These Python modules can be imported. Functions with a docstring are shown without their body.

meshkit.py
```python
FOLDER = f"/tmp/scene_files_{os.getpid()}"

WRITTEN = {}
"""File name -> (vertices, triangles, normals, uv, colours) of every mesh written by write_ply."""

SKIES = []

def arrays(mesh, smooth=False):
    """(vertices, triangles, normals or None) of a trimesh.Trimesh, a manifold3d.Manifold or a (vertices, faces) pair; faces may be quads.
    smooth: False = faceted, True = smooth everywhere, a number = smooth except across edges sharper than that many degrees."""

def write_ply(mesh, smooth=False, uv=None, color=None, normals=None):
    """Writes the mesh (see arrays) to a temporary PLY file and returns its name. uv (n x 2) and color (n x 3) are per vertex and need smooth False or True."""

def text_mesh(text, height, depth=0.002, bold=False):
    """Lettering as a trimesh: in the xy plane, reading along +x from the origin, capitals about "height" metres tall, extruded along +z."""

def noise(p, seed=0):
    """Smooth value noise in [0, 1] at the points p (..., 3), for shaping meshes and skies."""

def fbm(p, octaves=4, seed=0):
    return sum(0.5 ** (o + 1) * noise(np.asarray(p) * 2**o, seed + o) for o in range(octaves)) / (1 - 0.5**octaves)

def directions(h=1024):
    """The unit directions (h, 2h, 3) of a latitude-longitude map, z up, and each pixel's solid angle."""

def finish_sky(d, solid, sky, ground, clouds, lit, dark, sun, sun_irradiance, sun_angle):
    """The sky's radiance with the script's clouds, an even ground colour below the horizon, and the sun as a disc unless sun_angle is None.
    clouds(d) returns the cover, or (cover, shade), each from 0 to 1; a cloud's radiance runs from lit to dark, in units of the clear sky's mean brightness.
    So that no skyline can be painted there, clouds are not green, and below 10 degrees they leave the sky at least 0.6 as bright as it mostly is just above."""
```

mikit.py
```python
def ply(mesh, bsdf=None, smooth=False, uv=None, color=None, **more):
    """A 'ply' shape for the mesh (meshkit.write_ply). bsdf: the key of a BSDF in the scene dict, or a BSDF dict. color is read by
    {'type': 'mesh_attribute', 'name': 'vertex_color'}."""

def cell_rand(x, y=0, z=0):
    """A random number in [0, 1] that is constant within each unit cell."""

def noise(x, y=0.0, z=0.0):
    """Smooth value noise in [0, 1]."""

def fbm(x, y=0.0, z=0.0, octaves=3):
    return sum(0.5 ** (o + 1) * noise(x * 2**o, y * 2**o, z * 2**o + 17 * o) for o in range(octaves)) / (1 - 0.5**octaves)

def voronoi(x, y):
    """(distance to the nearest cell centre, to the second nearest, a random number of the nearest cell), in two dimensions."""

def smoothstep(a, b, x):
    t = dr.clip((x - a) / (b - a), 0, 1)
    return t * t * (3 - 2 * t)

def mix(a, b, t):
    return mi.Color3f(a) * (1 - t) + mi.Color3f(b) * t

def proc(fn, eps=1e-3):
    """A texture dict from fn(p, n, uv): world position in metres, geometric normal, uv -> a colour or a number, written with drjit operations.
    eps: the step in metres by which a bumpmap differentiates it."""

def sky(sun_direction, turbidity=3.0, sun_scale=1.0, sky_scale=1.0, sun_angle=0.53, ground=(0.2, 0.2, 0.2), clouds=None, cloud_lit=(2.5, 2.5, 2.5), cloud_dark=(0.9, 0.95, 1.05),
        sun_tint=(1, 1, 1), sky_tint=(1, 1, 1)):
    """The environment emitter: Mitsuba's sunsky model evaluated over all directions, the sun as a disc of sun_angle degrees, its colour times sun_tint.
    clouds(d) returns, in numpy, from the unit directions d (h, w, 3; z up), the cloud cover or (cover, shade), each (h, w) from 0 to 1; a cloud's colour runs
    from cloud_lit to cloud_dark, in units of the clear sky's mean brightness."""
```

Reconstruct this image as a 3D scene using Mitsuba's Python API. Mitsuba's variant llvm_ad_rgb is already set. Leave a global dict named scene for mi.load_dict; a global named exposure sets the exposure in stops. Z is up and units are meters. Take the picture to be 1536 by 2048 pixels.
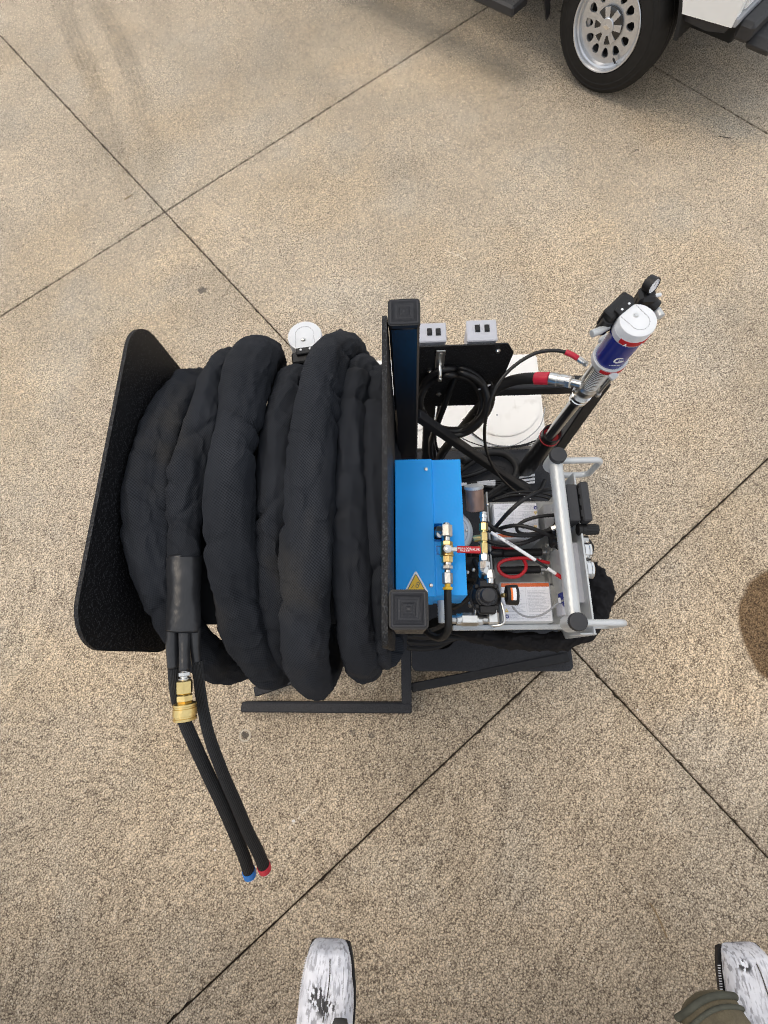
import math, random
import numpy as np, trimesh, drjit as dr, mitsuba as mi, mikit, meshkit
from shapely.geometry import Polygon, Point, box as sbox
from shapely import affinity
T = mi.ScalarTransform4f
scene, labels = {}, {}
random.seed(7); RNG = np.random.default_rng(7)
V = lambda *a: np.array(a, float)
PI = math.pi

# ------------------------------------------------------------------ camera
H = 2.4                                    # height of the lens above the pavement
F = 938.0                                  # focal length in pixels of the 1536-pixel-wide photograph
N = V(58.3, 293.3, F); N /= np.linalg.norm(N)     # straight down, in camera axes
EX = V(1, 0, 0) - N * N[0]; EX /= np.linalg.norm(EX); EY = np.cross(N, EX)
FWD, UP = V(EX[2], -EY[2], -N[2]), V(-EX[1], EY[1], N[1])
scene['camera'] = {'type': 'perspective', 'fov': math.degrees(2 * math.atan(768 / F)), 'fov_axis': 'x', 'near_clip': 0.05, 'far_clip': 500.0,
                   'to_world': T().look_at(origin=[0, 0, H], target=[float(FWD[0]), float(FWD[1]), float(H + FWD[2])], up=[float(u) for u in UP])}
# ------------------------------------------------------------------ light: a bright overcast day
scene['sky'] = mikit.sky((-0.40, 0.15, 0.9), turbidity=4, sun_scale=0.30, sun_angle=34, clouds=lambda d: 1.0, cloud_lit=(2.4, 2.5, 2.66), ground=(0.25, 0.22, 0.19))
exposure = 1.7

def P(px, py, z):
    """The point at height z that the photograph shows at pixel (px, py): used for surveying where things stand."""
    d = V(px - 768, py - 1024, F); t = (H - z) / (d @ N)
    return V(d @ EX * t, -(d @ EY) * t, z)

# ------------------------------------------------------------------ helpers
def add(key, mesh, mat, smooth=False, uv=None, **kw):
    k, i = key, 0
    while k in scene: i += 1; k = '%s_%03d' % (key, i)
    scene[k] = mikit.ply(mesh, mat, smooth, uv, **kw)
    return k
def newkey(name):
    k, i = name, 0
    while k in labels: i += 1; k = '%s_%03d' % (name, i)
    return k
def thing(name, label, cat, group=None):
    k = newkey(name); labels[k] = {'label': label, 'category': cat}
    if group: labels[k]['group'] = group
    return k
def struct(name, label=None, kind='structure'):
    labels[name] = {'kind': kind}
    if label: labels[name]['label'] = label
    return name
def cat_(*ms): return trimesh.util.concatenate([m for m in ms if m is not None])
def frame(d, up=None):
    d = d / np.linalg.norm(d)
    u = V(0, 0, 1) if up is None else np.asarray(up, float)
    if abs(d @ u) > 0.98: u = V(0, 1, 0)
    a = np.cross(u, d); a /= np.linalg.norm(a)
    return a, np.cross(d, a), d
def cbox(c, s, ch=0.003, R=None):
    """A box with chamfered edges, centre c, sizes s; R: 3x3 columns."""
    h = np.asarray(s, float) / 2; ch = min(ch, *(h * 0.9)); pts = []
    for sx in (-1, 1):
        for sy in (-1, 1):
            for sz in (-1, 1):
                for k in range(3):
                    q = h - ch; q[k] = h[k]
                    pts.append(q * (sx, sy, sz))
    m = trimesh.convex.convex_hull(np.array(pts))
    v = m.vertices if R is None else m.vertices @ np.asarray(R).T
    return trimesh.Trimesh(v + np.asarray(c), m.faces, process=False)
def beam(a, b, w, h, up=None, ch=0.003):
    a, b = np.asarray(a, float), np.asarray(b, float)
    x, y, z = frame(b - a, up)
    return cbox((a + b) / 2, (w, h, np.linalg.norm(b - a)), ch, np.column_stack([x, y, z]))
def ring_mesh(rings, cap0=True, cap1=True):
    rings = np.asarray(rings); m, n = rings.shape[:2]
    v = rings.reshape(-1, 3); f = []
    i = np.arange(m - 1)[:, None] * n; j = np.arange(n)[None]; k = (j + 1) % n
    f.append(np.stack([i + j, i + k, i + n + k], -1).reshape(-1, 3)); f.append(np.stack([i + j, i + n + k, i + n + j], -1).reshape(-1, 3))
    extra = []
    if cap0: extra.append(rings[0].mean(0)); c = len(v); f.append(np.stack([np.full(n, c), k[0], j[0]], -1))
    if cap1:
        c = len(v) + len(extra); extra.append(rings[-1].mean(0)); o = (m - 1) * n
        f.append(np.stack([np.full(n, c), o + j[0], o + k[0]], -1))
    if extra: v = np.vstack([v, extra])
    return trimesh.Trimesh(v, np.vstack(f), process=False)
def rev(a, d, prof, n=28, rot=0.0, sx=1.0, caps=True):
    """Solid of revolution: prof = [(distance along d, radius), ...] from point a."""
    x, y, z = frame(np.asarray(d, float)); t = np.arange(n) / n * 2 * PI + rot
    return ring_mesh([np.asarray(a) + z * h + (np.cos(t)[:, None] * x * sx + np.sin(t)[:, None] * y) * r for h, r in prof], caps, caps)
def cyl(a, b, r, r2=None, n=24, ch=0.0015):
    a, b = np.asarray(a, float), np.asarray(b, float); L = np.linalg.norm(b - a); r2 = r if r2 is None else r2; ch = min(ch, L / 3, r / 2, r2 / 2)
    return rev(a, b - a, [(0, r - ch), (ch, r), (L - ch, r2), (L, r2 - ch)], n)
def hexn(a, b, r, rot=0.0):
    a, b = np.asarray(a, float), np.asarray(b, float); L = np.linalg.norm(b - a); c = r * 0.12
    return rev(a, b - a, [(0, r - c), (c, r), (L - c, r), (L, r - c)], 6, rot)
def smooth_path(pts, step=0.01, closed=False):
    p = np.asarray(pts, float)
    q = np.vstack([p[-1], p, p[0], p[1]]) if closed else np.vstack([2 * p[0] - p[1], p, 2 * p[-1] - p[-2]])
    out = []
    for i in range(1, len(q) - 2):
        n = max(2, int(np.linalg.norm(q[i + 1] - q[i]) / step)); t = np.linspace(0, 1, n, endpoint=False)[:, None]
        a, b, c, d = q[i - 1], q[i], q[i + 1], q[i + 2]
        out.append(0.5 * (2 * b + (c - a) * t + (2 * a - 5 * b + 4 * c - d) * t**2 + (3 * b - a - 3 * c + d) * t**3))
    if not closed: out.append(p[-1:])
    return np.vstack(out)
def frames(path):
    tan = np.gradient(path, axis=0); tan /= np.linalg.norm(tan, axis=1, keepdims=True)
    x, y, _ = frame(tan[0]); xs, ys = [], []
    for t in tan:
        x = x - t * (x @ t); x /= np.linalg.norm(x); xs.append(x); ys.append(np.cross(t, x))
    return np.array(xs), np.array(ys), tan
def tube(pts, r, n=12, step=0.01, raw=False, closed=False):
    path = np.asarray(pts, float) if raw else smooth_path(pts, step, closed)
    if closed: path = np.vstack([path, path[:1]])
    xs, ys, _ = frames(path); t = np.arange(n) / n * 2 * PI; r = np.broadcast_to(r, len(path))
    return ring_mesh(path[:, None] + r[:, None, None] * (np.cos(t)[None, :, None] * xs[:, None] + np.sin(t)[None, :, None] * ys[:, None]), not closed, not closed)
def polyplate(poly, thick, M=None, o=(0, 0, 0)):
    """shapely polygon extruded by thick; M: 3x3 columns (u, v, w)."""
    m = trimesh.creation.extrude_polygon(poly, thick, engine='earcut')
    v = m.vertices if M is None else m.vertices @ np.asarray(M, float).T
    return trimesh.Trimesh(v + np.asarray(o, float), m.faces if M is None or np.linalg.det(M) > 0 else m.faces[:, ::-1], process=False)
def rrect(x0, y0, x1, y1, r, q=8): return sbox(x0 + r, y0 + r, x1 - r, y1 - r).buffer(r, quad_segs=q)
def text(s, h, o, u, v, depth=0.0006, bold=True):
    m = meshkit.text_mesh(s, h, depth, bold); w = np.cross(u, v); b = m.bounds
    q = m.vertices - [(b[0, 0] + b[1, 0]) / 2, (b[0, 1] + b[1, 1]) / 2, 0]
    return trimesh.Trimesh(np.asarray(o) + q @ np.array([u, v, w]), m.faces, process=False)
def quad(c, u, v):
    """A thin plate's upper face with uv 0..1: centre c, half vectors u, v."""
    c, u, v = map(np.asarray, (c, u, v))
    return trimesh.Trimesh([c - u - v, c + u - v, c + u + v, c - u + v], [[0, 1, 2], [0, 2, 3]], process=False), np.array([[0, 0], [1, 0], [1, 1], [0, 1.0]])

# ------------------------------------------------------------------ materials
S, M_, n_, f_ = mikit.smoothstep, mikit.mix, mikit.noise, mikit.fbm
def pr(c, rough=0.5, metal=0.0, **kw):
    d = {'type': 'principled', 'base_color': c if isinstance(c, dict) else {'type': 'rgb', 'value': list(c)}, 'roughness': rough, 'metallic': metal, **kw}
    return d
def bump(b, fn, scale=1.0, eps=5e-4): return {'type': 'bumpmap', 'nested': b, 'arbitrary': mikit.proc(fn, eps), 'scale': scale}
def mat(key, b): scene[key] = {'type': 'twosided', 'nested': b} if b['type'] != 'twosided' else b
def tone(c, amp=0.25, f=30.0):
    c = list(c)
    return mikit.proc(lambda p, n, uv: mi.Color3f(c) * (1 - amp + 2 * amp * f_(p.x * f, p.y * f, p.z * f, 3)))
mat('mat_powder', bump(pr(tone((.013, .014, .017), .25, 60), .5, specular=.32), lambda p, n, uv: .0011 * f_(p.x * 420, p.y * 420, p.z * 420, 2), 1.0, 4e-4))
mat('mat_plate', bump(pr(mikit.proc(lambda p, n, uv: mi.Color3f(.0065, .0065, .0075) + mi.Color3f(.034, .036, .040) * S(.60, .86, n_(p.x * 400, p.y * 400, p.z * 400))), .45, specular=.3), lambda p, n, uv: .0022 * f_(p.x * 300, p.y * 300, p.z * 300, 2), 1.0, 4e-4))
mat('mat_post', bump(pr((.007, .008, .011), .30, specular=.75), lambda p, n, uv: .0006 * f_(p.x * 300, p.y * 300, p.z * 300, 2), 1.0, 4e-4))
mat('mat_deck', bump(pr(mikit.proc(lambda p, n, uv: mi.Color3f(.022, .0235, .029) * (.5 + 1.1 * n_(p.x * 380, p.y * 380, p.z * 380))), .55, specular=.35), lambda p, n, uv: .0016 * f_(p.x * 330, p.y * 330, p.z * 330, 2), 1.0, 4e-4))
mat('mat_plastic', pr((.010, .010, .011), .42, specular=.4))
mat('mat_softblack', pr(tone((.026, .027, .031), .15, 25), .55))
mat('mat_rubber', pr(tone((.012, .012, .013), .25, 40), .5, specular=.35))
mat('mat_cable', pr((.008, .008, .009), .36, specular=.4))
mat('mat_shrink', bump(pr(tone((.022, .023, .026), .3, 22), .33), lambda p, n, uv: .004 * f_(p.x * 30, p.y * 30, p.z * 12, 3), 1.0, 1e-3))
def twill(uv): return n_(uv.x * 330 + uv.y * 250, uv.y * 60 - uv.x * 40)
def fab_col(p, n, uv):
    a = .5 + .5 * dr.sin((uv.x * 1.0 + uv.y * .8) * 2 * PI / .0058); b = .5 + .5 * dr.sin((uv.x * .55 - uv.y) * 2 * PI / .0058)
    w = a * .65 + b * .35
    dust = S(.56, .8, f_(p.x * 7 + 3, p.y * 5, p.z * 7, 4)) * .6
    c = mi.Color3f(.0215, .0238, .029) * (.5 + 1.0 * w) * (.8 + .5 * f_(uv.x * 9, uv.y * 9, 3.0, 3))
    return M_(c, (.060, .052, .040), dust * .55)
mat('mat_jacket', bump(pr(mikit.proc(fab_col), .8, specular=.10), lambda p, n, uv: .0003 * dr.sin((uv.x + uv.y * .8) * 2 * PI / .0058) + .0055 * f_(uv.x * 12, uv.y * 24 + uv.x * 6, 1.0, 4) + .0045 * dr.square(dr.square(1 - dr.abs(2 * n_(uv.x * 30 + uv.y * 14, uv.y * 17 - uv.x * 5, 2.0) - 1))), .8, 6e-4))
mat('mat_cloth', bump(pr((.015, .015, .017), .85, specular=.12), lambda p, n, uv: .004 * f_(p.x * 40, p.y * 40, p.z * 40, 3), 1.0, 1e-3))
def braid_col(p, n, uv): return mi.Color3f(.014, .015, .017) * (.35 + 1.5 * dr.square(.5 + .5 * dr.sin(uv.y * 2 * PI * 22))) * (.75 + .5 * n_(uv.x * 900, uv.y * 22))
mat('mat_braid', bump(pr(mikit.proc(braid_col), .6), lambda p, n, uv: .0009 * dr.sin(uv.y * 2 * PI * 22), 1.0, 5e-4))
mat('mat_zinc', pr(tone((.72, .72, .70), .12, 120), .27, 1.0))
mat('mat_steel', pr(tone((.55, .55, .54), .15, 80), .33, 1.0))
mat('mat_chrome', pr((.8, .8, .79), .1, 1.0))
mat('mat_shafts', pr((.34, .34, .34), .13, 1.0))
mat('mat_brass', pr(tone((.78, .60, .26), .12, 150), .3, 1.0))
mat('mat_blue', bump(pr(mikit.proc(lambda p, n, uv: mi.Color3f(.001, .345, .90) * (.93 + .14 * f_(p.x * 9, p.y * 9, p.z * 9, 4)) * (1 - .25 * S(.80, .86, n_(p.x * 90, p.y * 14, p.z * 60)) * S(.5, .8, n_(p.x * 6, p.y * 6, 1.0)))), .40, specular=.45), lambda p, n, uv: .0010 * f_(p.x * 330, p.y * 330, p.z * 330, 2), 1.0, 4e-4))
mat('mat_deepblue', pr((.008, .018, .19), .18, clearcoat=.6))
mat('mat_white', pr(tone((.70, .72, .745), .04, 30), .4))
mat('mat_alu', bump(pr(tone((.56, .585, .60), .07, 40), .4, .35), lambda p, n, uv: .0006 * f_(p.x * 250, p.y * 250, p.z * 250, 2), 1.0, 5e-4))
mat('mat_sheet', pr(tone((.33, .34, .34), .06, 30), .35, .45))
mat('mat_greyplastic', pr((.30, .31, .33), .4))
mat('mat_lightgrey', pr((.47, .48, .53), .4))
mat('mat_red', pr((.46, .012, .02), .4))
mat('mat_redtape', pr(tone((.50, .02, .045), .12, 80), .35))
mat('mat_bluetape', pr((.015, .17, .55), .35))
mat('mat_yellow', pr((.75, .48, .03), .4))
mat('mat_orange', pr((.72, .16, .02), .45))
mat('mat_copper', pr(tone((.36, .23, .18), .2, 50), .45, .5))
mat('mat_print', pr((.78, .79, .82), .5))
mat('mat_ink', pr((.08, .09, .11), .6))
mat('mat_clear', pr((.55, .56, .56), .25))
def sheet_text(p, n, uv):
    """warning sheet: two columns of small print, an orange header"""
    x, y = uv.x, uv.y
    row = dr.floor(y * 26); inrow = y * 26 - row
    col = dr.select(x < .5, x / .5, (x - .5) / .5)
    end = .55 + .4 * mikit.cell_rand(row, dr.floor(x * 2), 3)
    gap = mikit.cell_rand(row, 7.0, 1) > .16
    ink = dr.select((inrow > .3) & (inrow < .75) & (col > .07) & (col < end) & gap & (y < .86) & (y > .05), .62, 0.0) * (.5 + .5 * n_(x * 190, row * 3.1))
    c = M_((.76, .77, .81), (.20, .22, .28), ink)
    line = dr.select((dr.abs(x - .5) < .004) | (dr.abs(y - .45) < .006), .4, 0.0)
    c = M_(c, (.3, .32, .38), line)
    return dr.select(y > .90, mi.Color3f(.60, .12, .03), c)
mat('mat_sheetlabel', pr(mikit.proc(sheet_text), .35))
def cap_rings(p, n, uv):
    d = dr.maximum(dr.abs(uv.x - .5), dr.abs(uv.y - .5)); k = d * 26
    return .0012 * dr.sin(k * 2 * PI * .5) * S(.02, .06, d) * S(.46, .42, d) * (.5 + n_(k, 1.0))
mat('mat_cap', bump(pr(tone((.026, .027, .032), .15, 60), .45, specular=.4), lambda p, n, uv: cap_rings(p, n, uv), 1.0, 5e-4))
# plastic tub lids: scuffed white
def lid_col(p, n, uv):
    s = S(.62, .9, f_(p.x * 16, p.y * 16, 2.0, 4)) * .3 + S(.80, .92, n_(p.x * 60, p.y * 13, 5.0)) * .12
    return M_((.80, .79, .765), (.44, .41, .36), s)
mat('mat_lid', pr(mikit.proc(lid_col), .45))
# truck
mat('mat_carpaint', pr((.80, .81, .80), .25, clearcoat=1.0, clearcoat_gloss=.95))
mat('mat_trim', pr(tone((.022, .022, .024), .2, 40), .55))
mat('mat_darkmetal', pr((.07, .07, .07), .25, .8))
mat('mat_tyre', bump(pr(tone((.014, .0135, .013), .25, 30), .62, specular=.3), lambda p, n, uv: .0008 * f_(p.x * 200, p.y * 200, p.z * 200, 2), 1.0, 8e-4))
mat('mat_wheel', pr(tone((.60, .62, .65), .06, 60), .3, .75))
mat('mat_dark', pr((.010, .010, .010), .8))
mat('mat_carglass', pr((.02, .025, .03), .08, specular=.6))
# boots
fleck_c = [P(632, 2002, 1.25), P(650, 2020, 1.25), P(1500, 1942, 1.24)]
def boot_col(p, n, uv):
    g = f_(p.x * 330, p.y * 95, p.z * 120, 3)
    crack = dr.clip(S(.50, .66, g) * (.55 + .6 * S(.35, .7, f_(p.x * 34, p.y * 18, 3.0, 3))), 0, 1)
    mott = f_(p.x * 60, p.y * 60, p.z * 40, 4)
    spot = mi.Float(0)
    for k, q in enumerate(fleck_c):
        d = dr.sqrt(dr.square((p.x - float(q[0])) / (.026 if k < 2 else .016)) + dr.square((p.y - float(q[1])) / (.020 if k < 2 else .011)))
        spot = dr.maximum(spot, S(1.2, .5, d))
    fleck = S(.50, .56, f_(p.x * 190 + 11, p.y * 130, p.z * 40, 3) + .08 * (spot - .6)) * spot
    c = M_((.72, .73, .78), (.58, .59, .64), S(.35, .75, mott))
    c = M_(c, (.13, .13, .155), crack * .62)
    return M_(c, (.025, .025, .03), fleck)
mat('mat_bootleather', bump(pr(mikit.proc(boot_col), .5), lambda p, n, uv: .0035 * f_(p.x * 260, p.y * 55, p.z * 80, 3), 1.0, 5e-4))
mat('mat_shaft', pr(tone((.045, .043, .040), .25, 50), .6))
mat('mat_sole', pr((.012, .012, .013), .5))
def canvas_col(p, n, uv): return mi.Color3f(.105, .088, .055) * (.55 + .9 * f_(p.x * 45, p.y * 45, p.z * 45, 4)) * (.85 + .3 * n_(p.x * 600, p.y * 600, p.z * 600))
mat('mat_canvas', pr(mikit.proc(canvas_col), .85, sheen=.2))
mat('mat_hem', pr(tone((.060, .062, .048), .4, 60), .85))
mat('mat_twig', pr((.30, .21, .11), .8)); mat('mat_darktwig', pr((.05, .04, .03), .8))

# ------------------------------------------------------------------ pavement
TH = 0.8758                                       # direction of the saw cuts
_ex = V(1, 0); d1 = V(math.cos(TH), -math.sin(TH)); d2 = V(-math.sin(TH), -math.cos(TH))   # on the ground, x right, y away
U0, U1 = -1.3968 * H, 0.1821 * H                  # the cuts that run along d2
W0, W1 = -1.6812 * H, -0.2579 * H                 # the cuts that run along d1
DU, DW = U1 - U0, W1 - W0
def arcs(x, y, size, seed):
    """trowel marks: patches of short concentric arcs, each patch turning about a centre of its own outside the patch"""
    px, py = x / size, y / size; first, second, cx, cy = mi.Float(9), mi.Float(9), mi.Float(0), mi.Float(0)
    for a in (-1, 0, 1):
        for b in (-1, 0, 1):
            gx, gy = dr.floor(px) + a, dr.floor(py) + b
            qx, qy = gx + mikit.cell_rand(gx, gy, seed + 1), gy + mikit.cell_rand(gx, gy, seed + 2); d = dr.sqrt(dr.square(qx - px) + dr.square(qy - py))
            second = dr.select(d < first, first, dr.minimum(second, d))
            t = mikit.cell_rand(gx, gy, seed + 5) * 2 * PI
            cx = dr.select(d < first, qx + .75 * dr.cos(t), cx); cy = dr.select(d < first, qy + .75 * dr.sin(t), cy); first = dr.minimum(first, d)
    dx, dy = (px - cx) * size, (py - cy) * size; r = dr.sqrt(dx * dx + dy * dy); an = dr.atan2(dy, dx)
    w = S(.0, .35, second - first)
    return w * ((n_(r * 120 + .6 * n_(x * 40, y * 40, 2.0), an * 9, seed) - .5) + .8 * (n_(r * 55, an * 5, seed + 3) - .5))
spots = [(P(404, 580, 0)[:2], .030, .75), (P(520, 352, 0)[:2], .012, .6), (P(657, 425, 0)[:2], .010, .6), (P(1275, 1066, 0)[:2], .010, .7), (P(490, 1471, 0)[:2], .016, .8),
         (P(745, 1470, 0)[:2], .02, .5), (P(705, 1465, 0)[:2], .016, .5), (P(1275, 1977, 0)[:2], .008, .7), (P(612, 578, 0)[:2], .008, .7), (P(396, 532, 0)[:2], .007, .6), (P(1272, 300, 0)[:2], .010, .6)]
scratches = [(P(770, 470, 0)[:2], P(812, 440, 0)[:2], .004), (P(890, 500, 0)[:2], P(932, 518, 0)[:2], .006), (P(575, 1660, 0)[:2], P(630, 1600, 0)[:2], .006), (P(905, 512, 0)[:2], P(925, 506, 0)[:2], .005)]
wet_c = P(1575, 1262, 0)[:2]
ta, tb, tc = P(95, -40, 0)[:2], P(235, 150, 0)[:2], P(300, 330, 0)[:2]
def circ(a, b, c):
    A = 2 * np.array([b - a, c - a]); y = np.array([b @ b - a @ a, c @ c - a @ a]); o = np.linalg.solve(A, y); return o, np.linalg.norm(a - o)
tyre_arcs = [circ(ta, P(180, 150, 0)[:2], P(240, 330, 0)[:2]), circ(P(165, -40, 0)[:2], P(258, 130, 0)[:2], P(305, 330, 0)[:2])]
ty_mid = P(220, 130, 0)[:2]
def ground_col(p, n, uv):
    x, y = p.x, p.y
    wx = x + .003 * n_(x * 160, y * 160, 1.0); wy = y + .003 * n_(x * 160, y * 160, 9.0)
    a, b, r = mikit.voronoi(wx / .0080, wy / .0080)
    grain = S(.70, .10, a) * (.35 + .65 * r)
    fine = n_(x * 430, y * 430, 4.0); worm = n_(wx * 150, wy * 150, 6.0)
    sw = arcs(x, y, .62, 0.0) + .7 * arcs(x + .31, y - .17, .45, 40.0)
    swm = .35 + .65 * S(1.5, .2, y)
    t = dr.clip(grain * .78 + (fine - .5) * .50 + (worm - .5) * .36 + (n_(wx * 72, wy * 72, 3.0) - .5) * .22 + sw * swm * .21 + .21, 0, 1)
    c = M_((.134, .104, .075), (.82, .693, .528), t)
    c = M_(c, (.80, .74, .64), dr.select(r > .965, S(.5, .2, a), 0.0) * .8)              # pale stones
    m1 = f_(x * .9 + 5, y * .9, 2.0, 4); m2 = f_(x * 3.1, y * 3.1 + 7, 5.0, 4)
    c *= .80 + .36 * m1 + .26 * (m2 - .5)
    c = M_(c, c * mi.Color3f(1.08, .99, .84), S(.48, .75, f_(x * 1.7 + 20, y * 1.7, 8.0, 4)) * .32)      # rusty, yellowish patches
    c = M_(c, c * mi.Color3f(.93, .99, 1.07), S(.5, .75, f_(x * 2.3 - 9, y * 2.3, 3.0, 3)) * .5)
    for o, rad in tyre_arcs:
        d = dr.sqrt(dr.square(x - float(o[0])) + dr.square(y - float(o[1]))) - float(rad)
        near = dr.exp(-(dr.square(x - float(ty_mid[0])) + dr.square(y - float(ty_mid[1]))) / 1.5)
        c *= 1 - .30 * S(.11, .05, dr.abs(d + .03 * (n_(x * 6, y * 6, 3.0) - .5))) * near * (.5 + .5 * S(-.4, .4, dr.sin(d * 160))) * (.5 + .9 * n_(x * 25, y * 25, 6.0))
    for (q, rad, s) in spots:
        d = dr.sqrt(dr.square(x - float(q[0])) + dr.square(y - float(q[1]))) * (1 + .8 * (n_(x * 90, y * 90, 2.0) - .5))
        c = M_(c, (.062, .058, .056), S(rad, rad * .75, d) * s)
    q = spots[4][0]; d = dr.sqrt(dr.square(x - float(q[0])) + dr.square(y - float(q[1])))
    c = M_(c, (.62, .57, .48), S(.006, .002, dr.abs(d - .024)) * .8)                         # pale ring around the plugged hole
    d = dr.sqrt(dr.square((x - float(wet_c[0])) / .62) + dr.square((y - float(wet_c[1])) / .78)) + .14 * (f_(x * 5, y * 5, 3.0, 3) - .5)
    c = M_(c, c * mi.Color3f(.36, .29, .22), S(.375, .335, d))                            # wet stain
    gu, gw = x * float(d1[0]) + y * float(d1[1]), x * float(d2[0]) + y * float(d2[1])      # dirt gathered along the saw cuts
    du, dw = (gu - U0) / DU, (gw - W0) / DW
    c *= .955 + .09 * mikit.cell_rand(dr.floor(du), dr.floor(dw), 4)
    e = dr.minimum(dr.abs(du - dr.round(du)) * DU, dr.abs(dw - dr.round(dw)) * DW)
    c *= 1 - .38 * S(.014, .002, e + .012 * (n_(x * 70, y * 70, 1.0) - .3)) - .10 * S(.10, .0, e) * n_(x * 9, y * 9, 2.0)
    for (q0_, q1_, wd) in scratches:
        ax, ay = float(q0_[0]), float(q0_[1]); bx, by = float(q1_[0]) - ax, float(q1_[1]) - ay; L2 = bx * bx + by * by
        h = dr.clip(((x - ax) * bx + (y - ay) * by) / L2, 0, 1); dd = dr.sqrt(dr.square(x - ax - h * bx) + dr.square(y - ay - h * by))
        c = M_(c, (.80, .73, .62), S(wd, wd * .3, dd) * S(.35, .6, n_(x * 160, y * 160, 3.0)) * .8)
    return c
def ground_bump(p, n, uv):
    a, b, r = mikit.voronoi(p.x / .0080, p.y / .0080)
    return .0020 * S(.6, .1, a) * (.4 + .6 * r) + .0006 * n_(p.x * 520, p.y * 520, 4.0)
mat('mat_ground', bump(pr(mikit.proc(ground_col), .85, specular=.25), ground_bump, .8, 1e-3))
mat('mat_farground', pr(tone((.44, .37, .285), .12, 3), .9))
mat('mat_joint', pr(tone((.035, .028, .020), .4, 50), .95))
struct('ground', 'concrete ground running on to the horizon')
NS = (-2, 4)
def gpoly(e): return Polygon([tuple(u * d1 + w * d2) for u, w in ((U0 + NS[0] * DU - e, W0 + NS[0] * DW - e), (U0 + NS[1] * DU + e, W0 + NS[0] * DW - e), (U0 + NS[1] * DU + e, W0 + NS[1] * DW + e), (U0 + NS[0] * DU - e, W0 + NS[1] * DW + e))])
add('ground', polyplate(sbox(-200, -200, 200, 200).difference(gpoly(.006)), .04, None, (0, 0, -.041)), 'mat_farground')
struct('joint_bed', 'dark filler at the bottom of the saw cuts')
add('joint_bed', polyplate(gpoly(.02), .02, None, (0, 0, -.034)), 'mat_joint')
struct('concrete_pavement', 'washed aggregate concrete cast in square slabs with saw cuts')
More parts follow.
